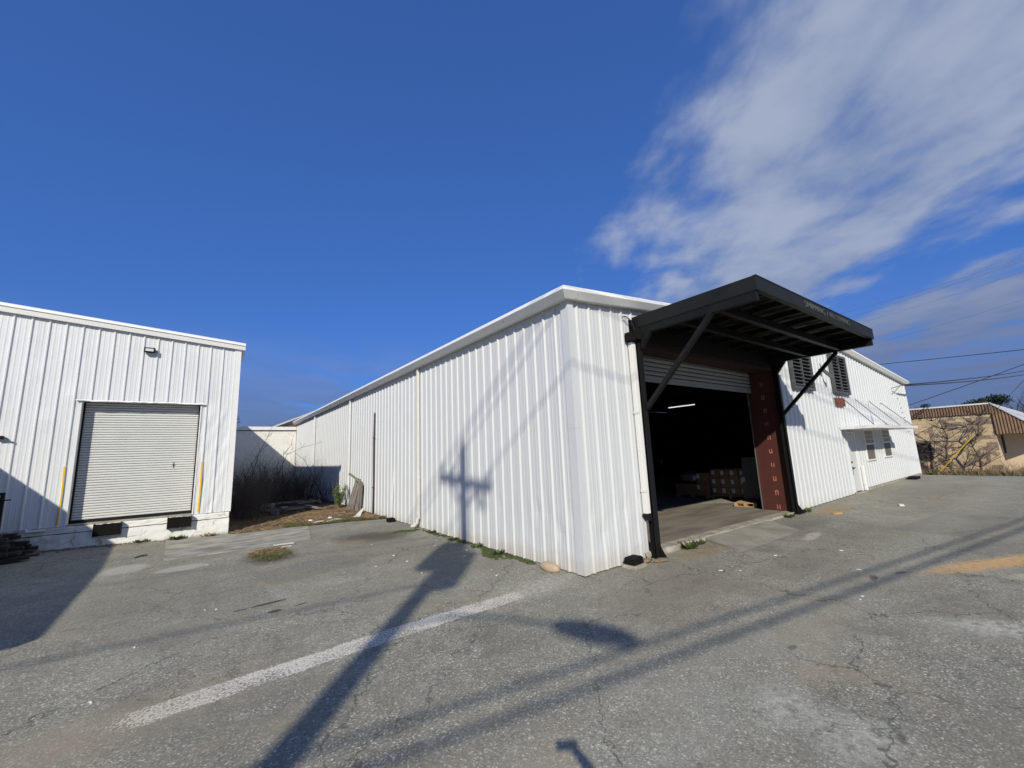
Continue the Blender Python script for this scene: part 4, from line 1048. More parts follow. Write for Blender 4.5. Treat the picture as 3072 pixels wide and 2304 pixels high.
m = MB(); m.box((-8.384, 8.785, 1.425), (-8.29, 8.815, 1.45)); m.build('latch', M_BLACK, rl)

# building beyond the left edge whose shadow falls on the dock
sh = thing('side_annex', 'low building beyond the left edge casting shadow on the dock', 'building', (-13, 4, 0))
MB().box((-17, -1.78, -.2), (-10.70, 9.9, 3.62)).build('wall', M_SIDING2, sh); MB().box((-17.1, -1.88, 3.63), (-10.62, 9.9, 3.80)).build('roof', M_TRIM, sh)

# ================================================================== BACK OF THE YARD
bw = thing('block_wall', 'white painted block wall with metal coping closing the yard', 'wall', (-2, 26.5, 0))
MB().box((-7.0, 26.52, -.1), (-0.02, 26.75, 4.20)).build('mortar_core', M_WMORTAR, bw)
b0 = None
for j in range(21):
    for i in range(11):
        x = -4.5 + i * .405 + (.2 if j % 2 else 0); x1 = min(x + .397, -.03); x0 = max(x, -4.5)
        if x1 - x0 < .06: continue
        m = MB(); m.box((x0, 26.513, .08 + j * .196), (x1, 26.53, .08 + j * .196 + .190)); m.build('block', M_WHITEBLOCK, bw)
MB().box((-7, 26.40, 4.20), (-.03, 26.8, 4.42)).build('coping', M_TRIM, bw)
MB().box((-7, 26.46, 4.165), (-.03, 26.512, 4.198)).build('drip_edge', M_BLACK, bw)
rs = thing('rear_shed', 'brick gabled shed with grey roof edge beyond the yard wall', 'shed', (0, 30, 0))
m = MB(); m.add([(-1.0, 27.6, 0), (6, 27.6, 0), (6, 27.6, 7.0), (-1.0, 27.6, 4.45)], [(0, 1, 2, 3)]); m.add([(-1.0, 27.6, 0), (-1.0, 34, 0), (-1.0, 34, 4.45), (-1.0, 27.6, 4.45)], [(0, 1, 2, 3)]); m.build('wall', M_BRICK, rs)
m = MB(); m.add([(-1.6, 27.4, 4.30), (3, 27.4, 6.3), (3, 34, 6.3), (-1.6, 34, 4.30), (-1.6, 27.4, 4.42), (3, 27.4, 6.42), (3, 34, 6.42), (-1.6, 34, 4.42)], [(3, 2, 1, 0), (4, 5, 6, 7), (0, 1, 5, 4), (0, 4, 7, 3)]); m.build('roof', M_ROOF, rs)

# ================================================================== FAR TAN BUILDING
tb = thing('tan_block_building', 'tan peeling block building with brown ribbed fascia and sloped roof', 'building', (30, 0, -.27))
BX = 30.0; BY = -2.05; ZB = -.30
WN = (0.60, 1.9, .70, 1.62)
m = MB()
m.box((BX + .03, BY + .03, ZB), (BX + 20, WN[0], 3.15)); m.box((BX + .03, WN[1], ZB), (BX + 20, 14, 3.15)); m.box((BX + .03, WN[0], ZB), (BX + 20, WN[1], WN[2])); m.box((BX + .03, WN[0], WN[3]), (BX + 20, WN[1], 3.15))
m.build('mortar_core', M_MORTAR, tb)
r = random.Random(17)
for j in range(17):
    z0 = ZB + .02 + j * .203; z1 = min(z0 + .196, 3.14)
    for i in range(12):
        y0 = BY + .005 + i * .405 + (.2 if j % 2 else 0) - (.2 if (j % 2 and i == 0) else 0)
        y1 = BY + .005 + (i + 1) * .405 + (.2 if j % 2 else 0) - .008
        if y0 > 2.6: continue
        if z1 > WN[2] and z0 < WN[3]:
            if y0 < WN[0] < y1: y1 = WN[0]
            elif y0 >= WN[0] and y1 <= WN[1]: continue
            elif y0 < WN[1] < y1: y0 = WN[1]
        if y1 - y0 < .05: continue
        q = r.uniform(0, .010)
        m = MB(); m.box((BX - q, y0, z0), (BX + .035, y1, z1)); m.build('block', M_TANBLOCK, tb)
# stucco side wall under the overhang
MB().box((BX + .04, BY, ZB), (BX + 20, BY + .028, 3.15)).build('side_wall', M_STUCCO, tb)
MB().box((BX + 1.9, BY - .012, .9), (BX + 3.0, BY - .002, 1.95)).build('side_window', M_HOLE, tb)
MB().box((BX + .5, WN[0], WN[2]), (BX + .52, WN[1], WN[3])).build('window_recess', M_HOLE, tb)
wf = MB(); wf.box((BX - .015, WN[0] - .04, WN[3]), (BX + .1, WN[1] + .04, WN[3] + .05)); wf.box((BX - .01, WN[0], WN[2] - .05), (BX + .1, WN[1], WN[2])); wf.box((BX + .04, WN[0], WN[2]), (BX + .09, WN[0] + .04, WN[3])); wf.box((BX + .04, WN[0] + .05, 1.12), (BX + .07, WN[1], 1.15)); wfo = wf.build('window', M_BARK, tb)
MB().box((BX + .10, WN[0], WN[2]), (BX + .11, WN[1], WN[3])).build('pane', M_GLASS, wfo)
# ribbed brown fascia strips
k = 0; yy = BY - .02
while yy < 7.0:
    m = MB(); m.add([(BX - .05, yy, 3.15), (BX - .10, yy + .02, 3.15), (BX - .10, yy + .055, 3.15), (BX - .05, yy + .075, 3.15), (BX - .05, yy + .118, 3.15),
                     (BX - .05, yy, 3.66), (BX - .10, yy + .02, 3.66), (BX - .10, yy + .055, 3.66), (BX - .05, yy + .075, 3.66), (BX - .05, yy + .118, 3.66)], [(a, a + 1, a + 6, a + 5) for a in range(4)])
    m.build('fascia_rib', M_BROWNF, tb, fixn=False); yy += .118
MB().box((BX - .12, BY - .06, 3.66), (BX + .1, 7, 3.74)).build('cap_flashing', M_TRIM, tb)
# sloped overhang with its ribbed end panel
EY, EZ = BY - 1.75, 2.0
yy = BY - .0215
while yy > EY:
    y1 = max(yy - .118, EY); zt0 = 3.70 - (BY - yy) * 1.0; zt1 = 3.70 - (BY - y1) * 1.0
    m = MB(); m.add([(BX - .05, yy, EZ), (BX - .09, yy - .02, EZ), (BX - .09, yy - .055, EZ), (BX - .05, yy - .075, EZ), (BX - .05, y1, EZ),
                     (BX - .05, yy, zt0), (BX - .09, yy - .02, zt0 - .02), (BX - .09, yy - .055, zt0 - .055), (BX - .05, yy - .075, zt0 - .075), (BX - .05, y1, zt1)], [(a, a + 1, a + 6, a + 5) for a in range(4)])
    m.build('end_panel_rib', M_BROWNF, tb, fixn=False); yy = y1
m = MB(); m.add([(BX - .12, BY + .02, 3.76), (BX + 20, BY + .02, 3.76), (BX + 20, EY - .05, EZ - .03), (BX - .12, EY - .05, EZ - .03), (BX - .12, BY + .02, 3.71), (BX + 20, BY + .02, 3.71), (BX + 20, EY - .05, EZ - .08), (BX - .12, EY - .05, EZ - .08)], [(0, 1, 2, 3), (7, 6, 5, 4), (0, 3, 7, 4), (3, 2, 6, 7)])
ov = m.build('overhang_roof', M_ROOF, tb)
for k in range(5):
    x = BX + 1.2 + k * 1.6; a = .18 + .5 * (k % 2)
    P = lambda x_, s_: (x_, BY + .02 - s_ * 1.7, 3.775 - s_ * 1.73)
    m = MB(); m.add([P(x, a), P(x + .5, a), P(x + .5, a + .25), P(x, a + .25)], [(0, 1, 2, 3)]); m.build('roof_patch', M_WHITE, ov)
m = MB(); m.box((BX - .04, EY, EZ - .03), (BX + 20, BY - .001, EZ - .005)); m.build('soffit', M_BROWNF, tb)
m = MB(); m.add([(BX, BY, 3.15), (BX + 20, BY, 3.15), (BX + 20, 14, 3.7), (BX, 14, 3.7)], [(0, 1, 2, 3)]); m.build('flat_roof', M_ROOF, tb)

# ================================================================== TREES AND BRUSH
def branchy(m, p, d, L, rad, depth, r, sides=4, bend=.25, kids=3, spread=.7, upw=.25):
    pts = [Vector(p)]; dd = Vector(d).normalized(); n = 4; rads = [rad]
    for i in range(n):
        dd = (dd + Vector((r.uniform(-bend, bend), r.uniform(-bend, bend), r.uniform(-bend, bend) * .6 + upw * .12))).normalized()
        pts.append(pts[-1] + dd * L / n); rads.append(rad * (1 - .75 * (i + 1) / n))
    m.tube(pts, rads, sides, cap=False)
    if depth > 0:
        for k in range(kids):
            i = r.randint(1, n); q = pts[i]
            nd = (dd + Vector((r.uniform(-1, 1), r.uniform(-1, 1), r.uniform(-.3, .8))) * spread).normalized()
            branchy(m, q, nd, L * r.uniform(.45, .7), max(rads[i] * .7, rad * .25), depth - 1, r, max(3, sides - 1), bend, kids, spread, upw)
def bush(name, c, rx, ry, stems, h, rad, depth, kids, seed, mat, label, cat, group=None, lean=.35, cz=None):
    r = random.Random(seed); m = MB()
    for k in range(stems):
        a = r.uniform(0, 6.28); q = r.random() ** .5
        x, y = c[0] + rx * q * math.cos(a), c[1] + ry * q * math.sin(a)
        hh = h * r.uniform(.55, 1.1)
        branchy(m, (x, y, (gz(x, y) if cz is None else cz) - .02), (r.uniform(-lean, lean), r.uniform(-lean, lean), 1), hh * .75, rad * r.uniform(.6, 1.2), depth, r, 4, .22, kids, .8, .3)
    return single(m, name, mat, label, cat, group, origin=(c[0], c[1], gz(*c) if cz is None else cz), fixn=False)
bush('thicket', (-3.55, 13.2), .55, 1.2, 110, 1.6, .010, 2, 5, 41, M_TWIG, 'dense dark bramble thicket pressed against the dock building corner', 'thicket')
bush('thicket', (-3.1, 16.6), .9, 1.5, 150, 2.1, .011, 2, 5, 42, M_TWIG, 'dense dark twig thicket at left of the shaded yard', 'thicket')
bush('thicket', (-1.75, 17.6), .85, 1.4, 130, 1.8, .010, 2, 5, 43, M_TWIG, 'dark tangled thicket in middle of the shaded yard', 'thicket')
bush('thicket', (-.85, 18.2), .6, .9, 70, 1.8, .010, 2, 4, 47, M_TWIG, 'dark bare thicket beside the far end of ribbed wall', 'thicket')
bush('bare_shrub', (-.62, 15.9), .28, .5, 20, 2.1, .015, 2, 3, 44, M_TWIG, 'bare multi-stemmed shrub fanning out against the shaded ribbed wall', 'shrub', lean=.7)
bush('bare_shrub', (-.28, 14.1), .10, .25, 7, 1.9, .011, 1, 3, 45, M_TWIGL, 'thin bare upright shrub in sun behind the green seedling', 'shrub', lean=.25)
bush('bare_shrub', (-2.4, 19.6), .8, .8, 16, 3.4, .012, 1, 3, 46, M_TWIG, 'tall sparse bare saplings rising above thicket before white block wall', 'shrub', lean=.5)
# long arching canes
r = random.Random(50); 
for (P, lbl) in (([(-2.0, 17.5, .3), (-2.1, 17.6, 1.5), (-1.75, 17.9, 2.4), (-1.05, 18.2, 2.75), (-.2, 18.6, 2.95)], 'long arching bare cane reaching right across the white wall'),
                 ([(-1.9, 17.2, .3), (-1.95, 17.6, 1.7), (-1.85, 18.2, 2.45), (-1.45, 18.8, 2.9), (-1.35, 19, 3.35)], 'curved bare cane bending up over the middle of yard'),
                 ([(-.35, 16.3, .2), (-.8, 16.5, 1.3), (-1.15, 16.8, 2.1), (-1.65, 17.2, 2.6)], 'bare cane leaning left from the ribbed wall shrub'),
                 ([(-3.3, 14.5, .2), (-3.35, 15.2, 1.6), (-3.1, 15.8, 2.5), (-2.75, 16.4, 3.2), (-2.55, 16.8, 3.7)], 'tall bare cane crossing the shaded left part of block wall'),
                 ([(-3.7, 14.5, .2), (-3.6, 15.2, 1.5), (-3.2, 15.9, 2.3), (-2.85, 16.4, 2.75)], 'bare cane just left of the tallest cane near dock corner')):
    m = MB(); n = len(P); m.tube(P, [.016 * (1 - .7 * i / (n - 1)) for i in range(n)], 5)
    for i in range(1, n):
        for k in range(3): branchy(m, P[i], (r.uniform(-1, 1), r.uniform(-1, 1), r.uniform(.2, 1)), r.uniform(.2, .5), .005, 1, r, 3, .25, 2)
    single(m, 'arching_cane', M_TWIG, lbl, 'cane', None, origin=P[0], fixn=False)
# leafy things
def leaf_cloud(m, c, rr, n, size, r, flat=.5):
    for _ in range(n):
        while True:
            q = Vector((r.uniform(-1, 1), r.uniform(-1, 1), r.uniform(-1, 1)))
            if q.length < 1: break
        p = Vector(c) + Vector((q.x * rr[0], q.y * rr[1], q.z * rr[2]))
        a = Vector((r.uniform(-1, 1), r.uniform(-1, 1), r.uniform(-.6, 1))).normalized(); b = a.cross(Vector((r.uniform(-1, 1), r.uniform(-1, 1), 1))).normalized()
        s = size * r.uniform(.6, 1.4)
        m.add([p - b * s * .3, p + a * s * .5 - b * s * .1, p + a * s, p + a * s * .5 + b * s * .35], [(0, 1, 2, 3)])
sd_ = thing('green_seedling', 'small feathery yellow green seedling growing at foot of ribbed wall', 'seedling', (-.45, 13.2, gz(-.4, 13.2)))
m = MB(); r = random.Random(60); st_pts = []
for k in range(16):
    a = r.uniform(0, 6.28); h_ = r.uniform(.35, .95); x = -.45 + .30 * math.cos(a) * h_; y = 13.2 + .3 * math.sin(a) * h_
    m.tube([(-.45, 13.2, .1), (x * .5 - .225, y * .5 + 6.6, .1 + h_ * .6), (x, y, .13 + h_)], [.01, .006, .003], 4, cap=False); st_pts.append((x, y, .13 + h_))
m.build('stem', M_BARK, sd_, fixn=False)
m = MB()
for p in st_pts:
    for t_ in (.45, .65, .85, 1.0): leaf_cloud(m, (-.45 + (p[0] + .45) * t_, 13.2 + (p[1] - 13.2) * t_, .12 + (p[2] - .12) * t_), (.09, .09, .08), 26, .06, r)
m.build('foliage', M_SHRUB, sd_, fixn=False)

def blades(m, poly_pts, n, h, w, r, lay=0.0):
    for _ in range(n):
        x, y = poly_pts(r); z = gz(x, y) + .008
        a = r.uniform(0, 6.28); hh = h * r.uniform(.4, 1.2); le = lay * r.uniform(.5, 1.3)
        dx_, dy_ = math.cos(a), math.sin(a); px_, py_ = -dy_ * w, dx_ * w
        up = hh * (1 - min(.97, lay * .9))
        m.add([(x - px_, y - py_, z + r.uniform(0, .03)), (x + px_, y + py_, z + r.uniform(0, .03)), (x + dx_ * hh * (.35 + le), y + dy_ * hh * (.35 + le), z + up + r.uniform(0, .05))], [(0, 1, 2)])
def stuff(name, mat, fn, n, h, w, seed, lay=0.0):
    m = MB(); blades(m, fn, n, h, w, random.Random(seed), lay); o = m.build(name, mat, fixn=False); o['kind'] = 'stuff'; return o
def region(x0, x1, y0, y1, dens=None):
    def f(r):
        while True:
            x, y = r.uniform(x0, x1), r.uniform(y0, y1)
            if dens is None or r.random() < dens(x, y): return x, y
    return f
edge = lambda x: 9.75 + (x + 4.25) * (-.16) if x < -1 else 9.14 - (x + 1.04) * .35
stuff('dead_straw', M_STRAW, region(-4.2, -.15, 8.9, 14.5, lambda x, y: (1 if y > edge(x) else 0) * (.25 + .75 * (math.sin(x * 3.1 + y * 1.7) * math.sin(y * 2.3) > -.35)) * (1.0 if y < 12.8 else .35)), 15000, .16, .0055, 70, 1.0)
stuff('green_grass', M_GRASS, region(-2.9, -.05, 8.85, 11.6, lambda x, y: (1 if y > edge(x) - .03 else 0) * max(0, 1 - (y - edge(x)) / (.55 + .5 * math.sin(x * 4.0)))), 5200, .07, .006, 71, .25)
stuff('green_grass', M_GRASS, region(-4.15, -3.2, 5.1, 6.75, lambda x, y: max(0, 1 - ((x + 3.68) / .42) ** 2 - ((y - 5.75) / .62) ** 2) * (.5 + .5 * math.sin(x * 17) * math.sin(y * 13)) * 1.4), 1900, .035, .005, 72, .5)
stuff('dead_straw', M_STRAW, region(-4.1, -3.3, 5.6, 6.7, lambda x, y: max(0, 1 - ((x + 3.7) / .42) ** 2 - ((y - 6.15) / .5) ** 2)), 1900, .07, .005, 73, 1.0)
stuff('dead_straw', M_STRAW, region(27.9, 29.9, -6, 4), 5000, .50, .02, 74, .3)
stuff('green_grass', M_GRASS, region(22.9, 28.3, -6, 3, lambda x, y: .25 if x < 27.6 and not (x < 23.8 and y > -.6) else 1), 1500, .10, .02, 75, .3)
# moss along the wall foot
def moss(name, pts, w, seed, n=90):
    m = MB(); r = random.Random(seed)
    for _ in range(n):
        i = r.randrange(len(pts) - 1); t_ = r.random(); x = pts[i][0] + (pts[i + 1][0] - pts[i][0]) * t_ + r.gauss(0, w); y = pts[i][1] + (pts[i + 1][1] - pts[i][1]) * t_ + r.gauss(0, w)
        m.blobmesh((x, y, gz(x, y) + .004), (r.uniform(.03, .09), r.uniform(.03, .09), r.uniform(.008, .025)), r.randrange(999), 1, .3)
    o = m.build(name, M_MOSS, smooth=True); o['kind'] = 'stuff'; return o
moss('moss', [(-.09, 1.2), (-.09, 3.0), (-.10, 5.8)], .03, 81, 130)
moss('moss', [(-.30, 2.0), (-.15, 2.55)], .08, 82, 60)
moss('moss', [(-.75, 6.2), (-.2, 6.05)], .07, 83, 50)
moss('moss', [(1.0, -.09), (1.5, -.14)], .02, 84, 16)
def weed(x, y, n, h, seed, label, mat=M_WEED, group=None):
    m = MB(); r = random.Random(seed); z = gz(x, y)
    for _ in range(n):
        a = r.uniform(0, 6.28); q = r.uniform(.01, .10) * (h / .1); b = (x + q * math.cos(a), y + q * math.sin(a) * .7, z)
        d_ = Vector((math.cos(a), math.sin(a), r.uniform(.3, 1.6))).normalized(); L = h * r.uniform(.5, 1.2); sv = d_.cross(Vector((0, 0, 1))).normalized() * L * r.uniform(.15, .28)
        p = Vector(b); m.add([p, p + d_ * L * .5 + sv, p + d_ * L, p + d_ * L * .5 - sv], [(0, 1, 2, 3)])
    return single(m, 'weed_tuft', mat, label, 'weed', group, origin=(x, y, z), fixn=False)
weed(2.72, -.14, 90, .15, 1, 'green weed clump at the slab edge nearest the left post')
weed(3.15, -.10, 60, .11, 2, 'green weed clump at slab edge close to the concrete ramp')
weed(7.25, -.18, 60, .11, 3, 'green weeds in front of the right canopy post')
weed(8.35, -.20, 70, .12, 4, 'low green weeds just right of the right canopy post')
weed(-5.45, 9.86, 80, .15, 5, 'green weeds at foot of dock below the right bumper')
weed(-6.2, 9.90, 40, .10, 6, 'small weeds at foot of dock between the two bumpers')
weed(-.16, 3.05, 45, .11, 7, 'leafy weed at ribbed wall foot beside the pole shadow')
weed(-.14, 4.1, 40, .10, 8, 'small weed at ribbed wall foot left of pole shadow')
weed(-.17, 2.2, 60, .12, 9, 'weed growing from the moss patch nearest the building corner')
weed(-.10, 5.3, 50, .09, 10, 'green weed at wall foot beside the cream downspout')
weed(23.4, -.3, 60, .16, 11, 'grass tuft at the far corner of the warehouse')
weed(-4.75, 9.86, 46, .13, 12, 'dry brown weeds at dock corner foot', M_STRAW)

# saplings and brush before the tan building
def sapling(x, y, h, seed, label, rad=.06):
    t_ = thing('bare_sapling', label, 'tree', (x, y, -.27)); r = random.Random(seed)
    pts = [(x + r.uniform(-.06, .06) * i, y + r.uniform(-.06, .06) * i, -.3 + h * i / 6) for i in range(7)]
    m = MB(); m.tube(pts, [rad * (1 - .85 * i / 6) for i in range(7)], 7); m.build('trunk', M_BARK, t_, fixn=False)
    m = MB()
    for i in range(1, 7):
        for k in range(6):
            a = r.uniform(0, 6.28); branchy(m, pts[i], (math.cos(a), math.sin(a), .55), h * r.uniform(.16, .33), rad * .35, 2, r, 4, .2, 3, .6, .3)
    m.build('crown', M_BARK, t_, fixn=False)
sapling(29.3, -1.30, 3.3, 90, 'bare leafless tree before right part of the tan block wall')
sapling(29.2, -.12, 3.2, 91, 'bare leafless tree left of the yellow guard')
sapling(29.4, .72, 1.7, 92, 'short bare tree beside the dark window of tan building', .035)
for k, (x, y, h_, lb) in enumerate(((29.3, -1.9, 1.0, 'dry brown brush below right corner of the tan wall'), (29.2, -.6, .9, 'rust coloured dry brush at the foot of yellow guard'), (29.3, .6, .8, 'dry brush under window of the tan building'), (29.2, -2.9, .9, 'dry brush under the sloped overhang end panel'), (29.0, -3.6, .8, 'dry brush at the right picture edge'))):
    bush('dry_brush', (x, y), .35, .6, 55, h_, .010, 1, 4, 95 + k, M_STRAW if k != 2 else M_TWIGL, lb, 'brush', cz=-.28)
yg = MB(); yg.tube([(28.4, .28, -.05), (28.4, -1.35, 1.95)], [.024, .024], 8)
yo = single(yg, 'guy_wire_guard', M_YEL, 'yellow plastic guy wire guard slanting before the tan building', 'wire guard', origin=(28.4, .28, -.27))
MB().tube([(28.4, .33, -.3), (28.4, -1.35, 1.95), (28.4, -6.2, 7.9)], .008, 4).build('guy_wire', M_WIRE, yo, local=False)
yo.children[0].location = (-28.4, -.28, .27)

def evergreen(x, y, zt_, w, seed, label, dens=900, base=-.3):
    t_ = thing('evergreen_tree', label, 'tree', (x, y, base)); r = random.Random(seed)
    MB().tube([(x, y, base), (x, y, zt_ - w * .3)], [.18, .06], 7).build('trunk', M_BARK, t_)
    m = MB()
    for k in range(22):
        a = r.uniform(0, 6.28); q = r.random() ** .6 * w * .42; zc = zt_ - w * (.15 + .75 * r.random())
        leaf_cloud(m, (x + q * math.cos(a), y + q * math.sin(a), zc), (w * .2, w * .2, w * .13), dens // 22 * 2, w * .06, r)
    m.build('crown', M_EVER, t_, fixn=False)
evergreen(55, .3, 6.1, 3.6, 101, 'dark round evergreen tree behind the roof of tan building', 2600)
evergreen(55, 4.5, 5.5, 1.7, 102, 'small dark pine top left above the tan building roof', 1200)
evergreen(-3.35, 45, 7.2, 2.2, 103, 'evergreen tip showing over the white block wall by dock corner', 900)
for k in range(7):
    x, y = 66 + 2 * (k % 3), -.8 - k * 1.6
    t_ = thing('bare_tree', 'hazy grey bare tree in the row right of the round evergreen', 'tree', (x, y, -.3), 'distant bare trees'); r = random.Random(110 + k)
    m = MB(); h_ = 6.0 + r.uniform(-.6, .5); m.tube([(x, y, -.3), (x, y, h_ * .6)], [.16, .06], 5); m.build('trunk', M_FARTWIG, t_, fixn=False)
    m = MB()
    for q in range(26):
        a = r.uniform(0, 6.28); branchy(m, (x, y, h_ * r.uniform(.3, .62)), (math.cos(a), math.sin(a), .9), h_ * r.uniform(.25, .42), .05, 2, r, 3, .25, 4, .7, .3)
    m.build('crown', M_FARTWIG, t_, fixn=False)

# ================================================================== LOOSE THINGS
# bait stations
def bait(x, y, rot, label, paver):
    t_ = thing('bait_station', label, 'bait box', (x, y, gz(x, y))); t_.rotation_euler = (0, 0, rot)
    z0 = .055 if paver else .0
    if paver: MB().box((-.17, -.14, -.01), (.17, .14, .05)).build('paver', M_KERB, t_, local=True, bevel=.012)
    m = MB(); m.add([(-.145, -.11, z0), (.145, -.11, z0), (.145, .11, z0), (-.145, .11, z0), (-.145, -.11, z0 + .07), (.145, -.11, z0 + .07), (.145, .11, z0 + .07), (-.145, .11, z0 + .07)], [(0, 3, 2, 1), (4, 5, 6, 7), (0, 1, 5, 4), (1, 2, 6, 5), (2, 3, 7, 6), (3, 0, 4, 7)]); m.build('base', M_RUBBER, t_, local=True, bevel=.02)
    m = MB(); m.add([(-.15, -.115, z0 + .072), (.15, -.115, z0 + .072), (.15, .115, z0 + .072), (-.15, .115, z0 + .072), (-.12, -.085, z0 + .115), (.12, -.085, z0 + .115), (.12, .085, z0 + .115), (-.12, .085, z0 + .115)], [(0, 3, 2, 1), (4, 5, 6, 7), (0, 1, 5, 4), (1, 2, 6, 5), (2, 3, 7, 6), (3, 0, 4, 7)]); m.build('lid', M_RUBBER, t_, local=True, bevel=.012)
    for s_ in (-1, 1): MB().box((s_ * .1 - .025, -.113, z0 + .015), (s_ * .1 + .025, -.109, z0 + .055)).build('entry_hole', M_HOLE, t_, local=True)
bait(.98, -.19, .10, 'black plastic bait station on grey paver at front wall by building corner', True)
bait(-.20, 8.05, 1.5, 'black bait station on asphalt at the long ribbed wall before downspout', False)
m = MB(); m.blobmesh((-.14, .68, .05), (.11, .23, .085), 12, 3, .08); single(m, 'rock', M_TANROCK, 'rounded tan rock lying against ribbed wall near building corner', 'rock', smooth=True, origin=(-.14, .68, 0))
m = MB(); m.blobmesh((1.34, -.16, .045), (.13, .07, .03), 13, 3, .16); single(m, 'flat_rock', M_BRROCK, 'flat brown rock at wall foot left of left canopy post', 'rock', origin=(1.34, -.16, 0))
m = MB(); m.blobmesh((1.58, -.30, .035), (.17, .08, .028), 14, 3, .16); single(m, 'flat_rock', M_BRROCK, 'flat brown rock right at the foot of left canopy post', 'rock', origin=(1.58, -.30, 0))
# leaning weathered boards
r = random.Random(120)
for k in range(9):
    x0, y0 = -.42 + .04 * k + r.uniform(-.03, .03), 12.25 - .08 * k + r.uniform(-.04, .04); L = r.uniform(.95, 1.2)
    m = MB(); top = Vector((-.10 + r.uniform(-.06, .0), y0 - .28 + r.uniform(-.06, .06), gz(0, 12) + L)); bt = Vector((x0, y0, gz(0, 12)))
    m.beam(bt, top, .085, .03, (1, .3, 0)); single(m, 'weathered_board', M_GREYWOOD, 'grey split board in the upright bundle leaning on ribbed wall', 'board', 'bundle of boards leaning on the ribbed wall', origin=bt)
m = MB(); m.beam((-.05, 11.55, 1.12), (-.42, 11.95, 1.50), .11, .05); single(m, 'weathered_board', M_GREYWOOD, 'short slanting grey board lying across top of the leaning bundle', 'board', origin=(-.05, 11.55, 1.12))
# scrap in the shade
r = random.Random(130)
for k in range(26):
    x, y = r.uniform(-3.6, -.9), r.uniform(13.3, 16.5); L = r.uniform(.5, 1.5); a = r.uniform(-.5, .5) + (1.57 if r.random() < .15 else 0); z = gz(x, y) + .05 + r.uniform(0, .22)
    m = MB(); m.obox((x, y, z), ((math.cos(a), math.sin(a), r.uniform(-.08, .08)), (-math.sin(a), math.cos(a), 0), (0, 0, 1)), (L / 2, r.uniform(.04, .09), .018))
    single(m, 'scrap_board', M_GREYWOOD, 'weathered scrap board in the low pile in shaded yard', 'board', 'scrap boards heaped in the shaded yard', origin=(x, y, z))
def lump(name, x, y, s, seed, mat, label, cat, rough=.35):
    m = MB(); m.blobmesh((x, y, gz(x, y) + s[2] * .6), s, seed, 2, rough); return single(m, name, mat, label, cat, origin=(x, y, gz(x, y)))
lump('crumpled_paper', -2.05, 10.25, (.06, .06, .05), 21, M_WHITE, 'crumpled white wrapper on grass left of the long white tubes', 'litter')
lump('crumpled_paper', -1.45, 10.35, (.07, .05, .05), 22, M_WHITE, 'crumpled white wrapper on straw above the white tubes', 'litter')
lump('crumpled_paper', -.55, 16.1, (.08, .06, .06), 23, M_WHITE, 'white wrapper in shade at foot of bare shrub', 'litter')
m = MB(); m.add([(-.96, 9.66, gz(-.9, 9.7) + .02), (-.62, 9.80, .11), (-.30, 10.55, .22), (-.22, 10.75, .30), (-.34, 10.75, .20), (-.62, 10.25, .13)], [(0, 1, 2, 3, 4, 5)])
o = single(m, 'curved_plastic_sheet', M_WHITE, 'curved white plastic panel piece lying at the wall near the boards', 'plastic panel', origin=(-.6, 10, .1)); md = o.modifiers.new('thick', 'SOLIDIFY'); md.thickness = .012
for (P, lb) in (([(-1.86, 9.43, .10), (-1.55, 9.55, .12), (-1.3, 9.52, .12), (-1.1, 9.38, .10)], 'thin white curved tube on grass in front of the white panel'), ([(-1.75, 9.52, .12), (-1.45, 9.66, .15), (-1.2, 9.62, .13), (-1.08, 9.45, .11)], 'second thin white tube curving behind the first on grass'), ([(-2.15, 9.72, .10), (-1.9, 9.80, .12), (-1.75, 9.82, .11)], 'short white stick on grass left of the curved tubes')):
    single(MB().tube(P, .014, 6), 'white_tube', M_WHITE, lb, 'tube', origin=P[0])
m = MB(); m.obox((-3.30, 6.82, gz(-3.3, 6.8) + .03), ((1, -.18, 0), (.18, 1, 0), (0, 0, 1)), (.22, .05, .012)); single(m, 'painted_board', M_OLDWHITE, 'white painted board scrap above the grass patch in asphalt', 'board', origin=(-3.3, 6.82, .02))
m = MB(); m.obox((-3.28, 6.52, gz(-3.3, 6.5) + .02), ((1, -.1, 0), (.1, 1, 0), (0, 0, 1)), (.10, .025, .01)); single(m, 'painted_board', M_OLDWHITE, 'small white scrap between the white board and grass patch', 'scrap', origin=(-3.28, 6.52, .02))
m = MB(); m.obox((8.42, -.86, gz(8.4, -.9) + .025), ((1, -.25, 0), (.25, 1, 0), (0, 0, 1)), (.17, .045, .022)); single(m, 'lumber_offcut', M_PALLET, 'short pale lumber offcut on asphalt right of the canopy post', 'lumber', origin=(8.42, -.86, .08))
m = MB(); m.obox((10.87, -1.65, gz(10.9, -1.6) + .02), ((1, .3, 0), (-.3, 1, 0), (0, 0, 1)), (.13, .05, .018)); single(m, 'white_scrap', M_WHITE, 'white scrap on asphalt out in front of the side door', 'scrap', origin=(10.87, -1.65, .1))
m = MB(); m.obox((20.0, -.28, gz(20, -.3) + .05), ((1, .05, 0), (-.05, 1, 0), (0, 0, 1)), (.45, .15, .05)); single(m, 'rubber_block', M_RUBBER, 'black rubber block at wall foot near far warehouse corner', 'block', origin=(20, -.28, .2))
single(MB().tube([(-6.1, 7.9, .035), (-6.0, 8.0, .05), (-5.9, 8.06, .04)], .015, 5), 'dark_stick', M_TWIG, 'short dark stick on asphalt at shadow edge before the dock', 'stick', origin=(-6.1, 7.9, .03))
single(MB().tube([(-7.3, 8.6, .05), (-6.95, 8.55, .06), (-6.7, 8.5, .045)], .012, 5), 'dark_stick', M_TWIG, 'long dark stick lying in shade on asphalt before the dock', 'stick', origin=(-7.3, 8.6, .03))
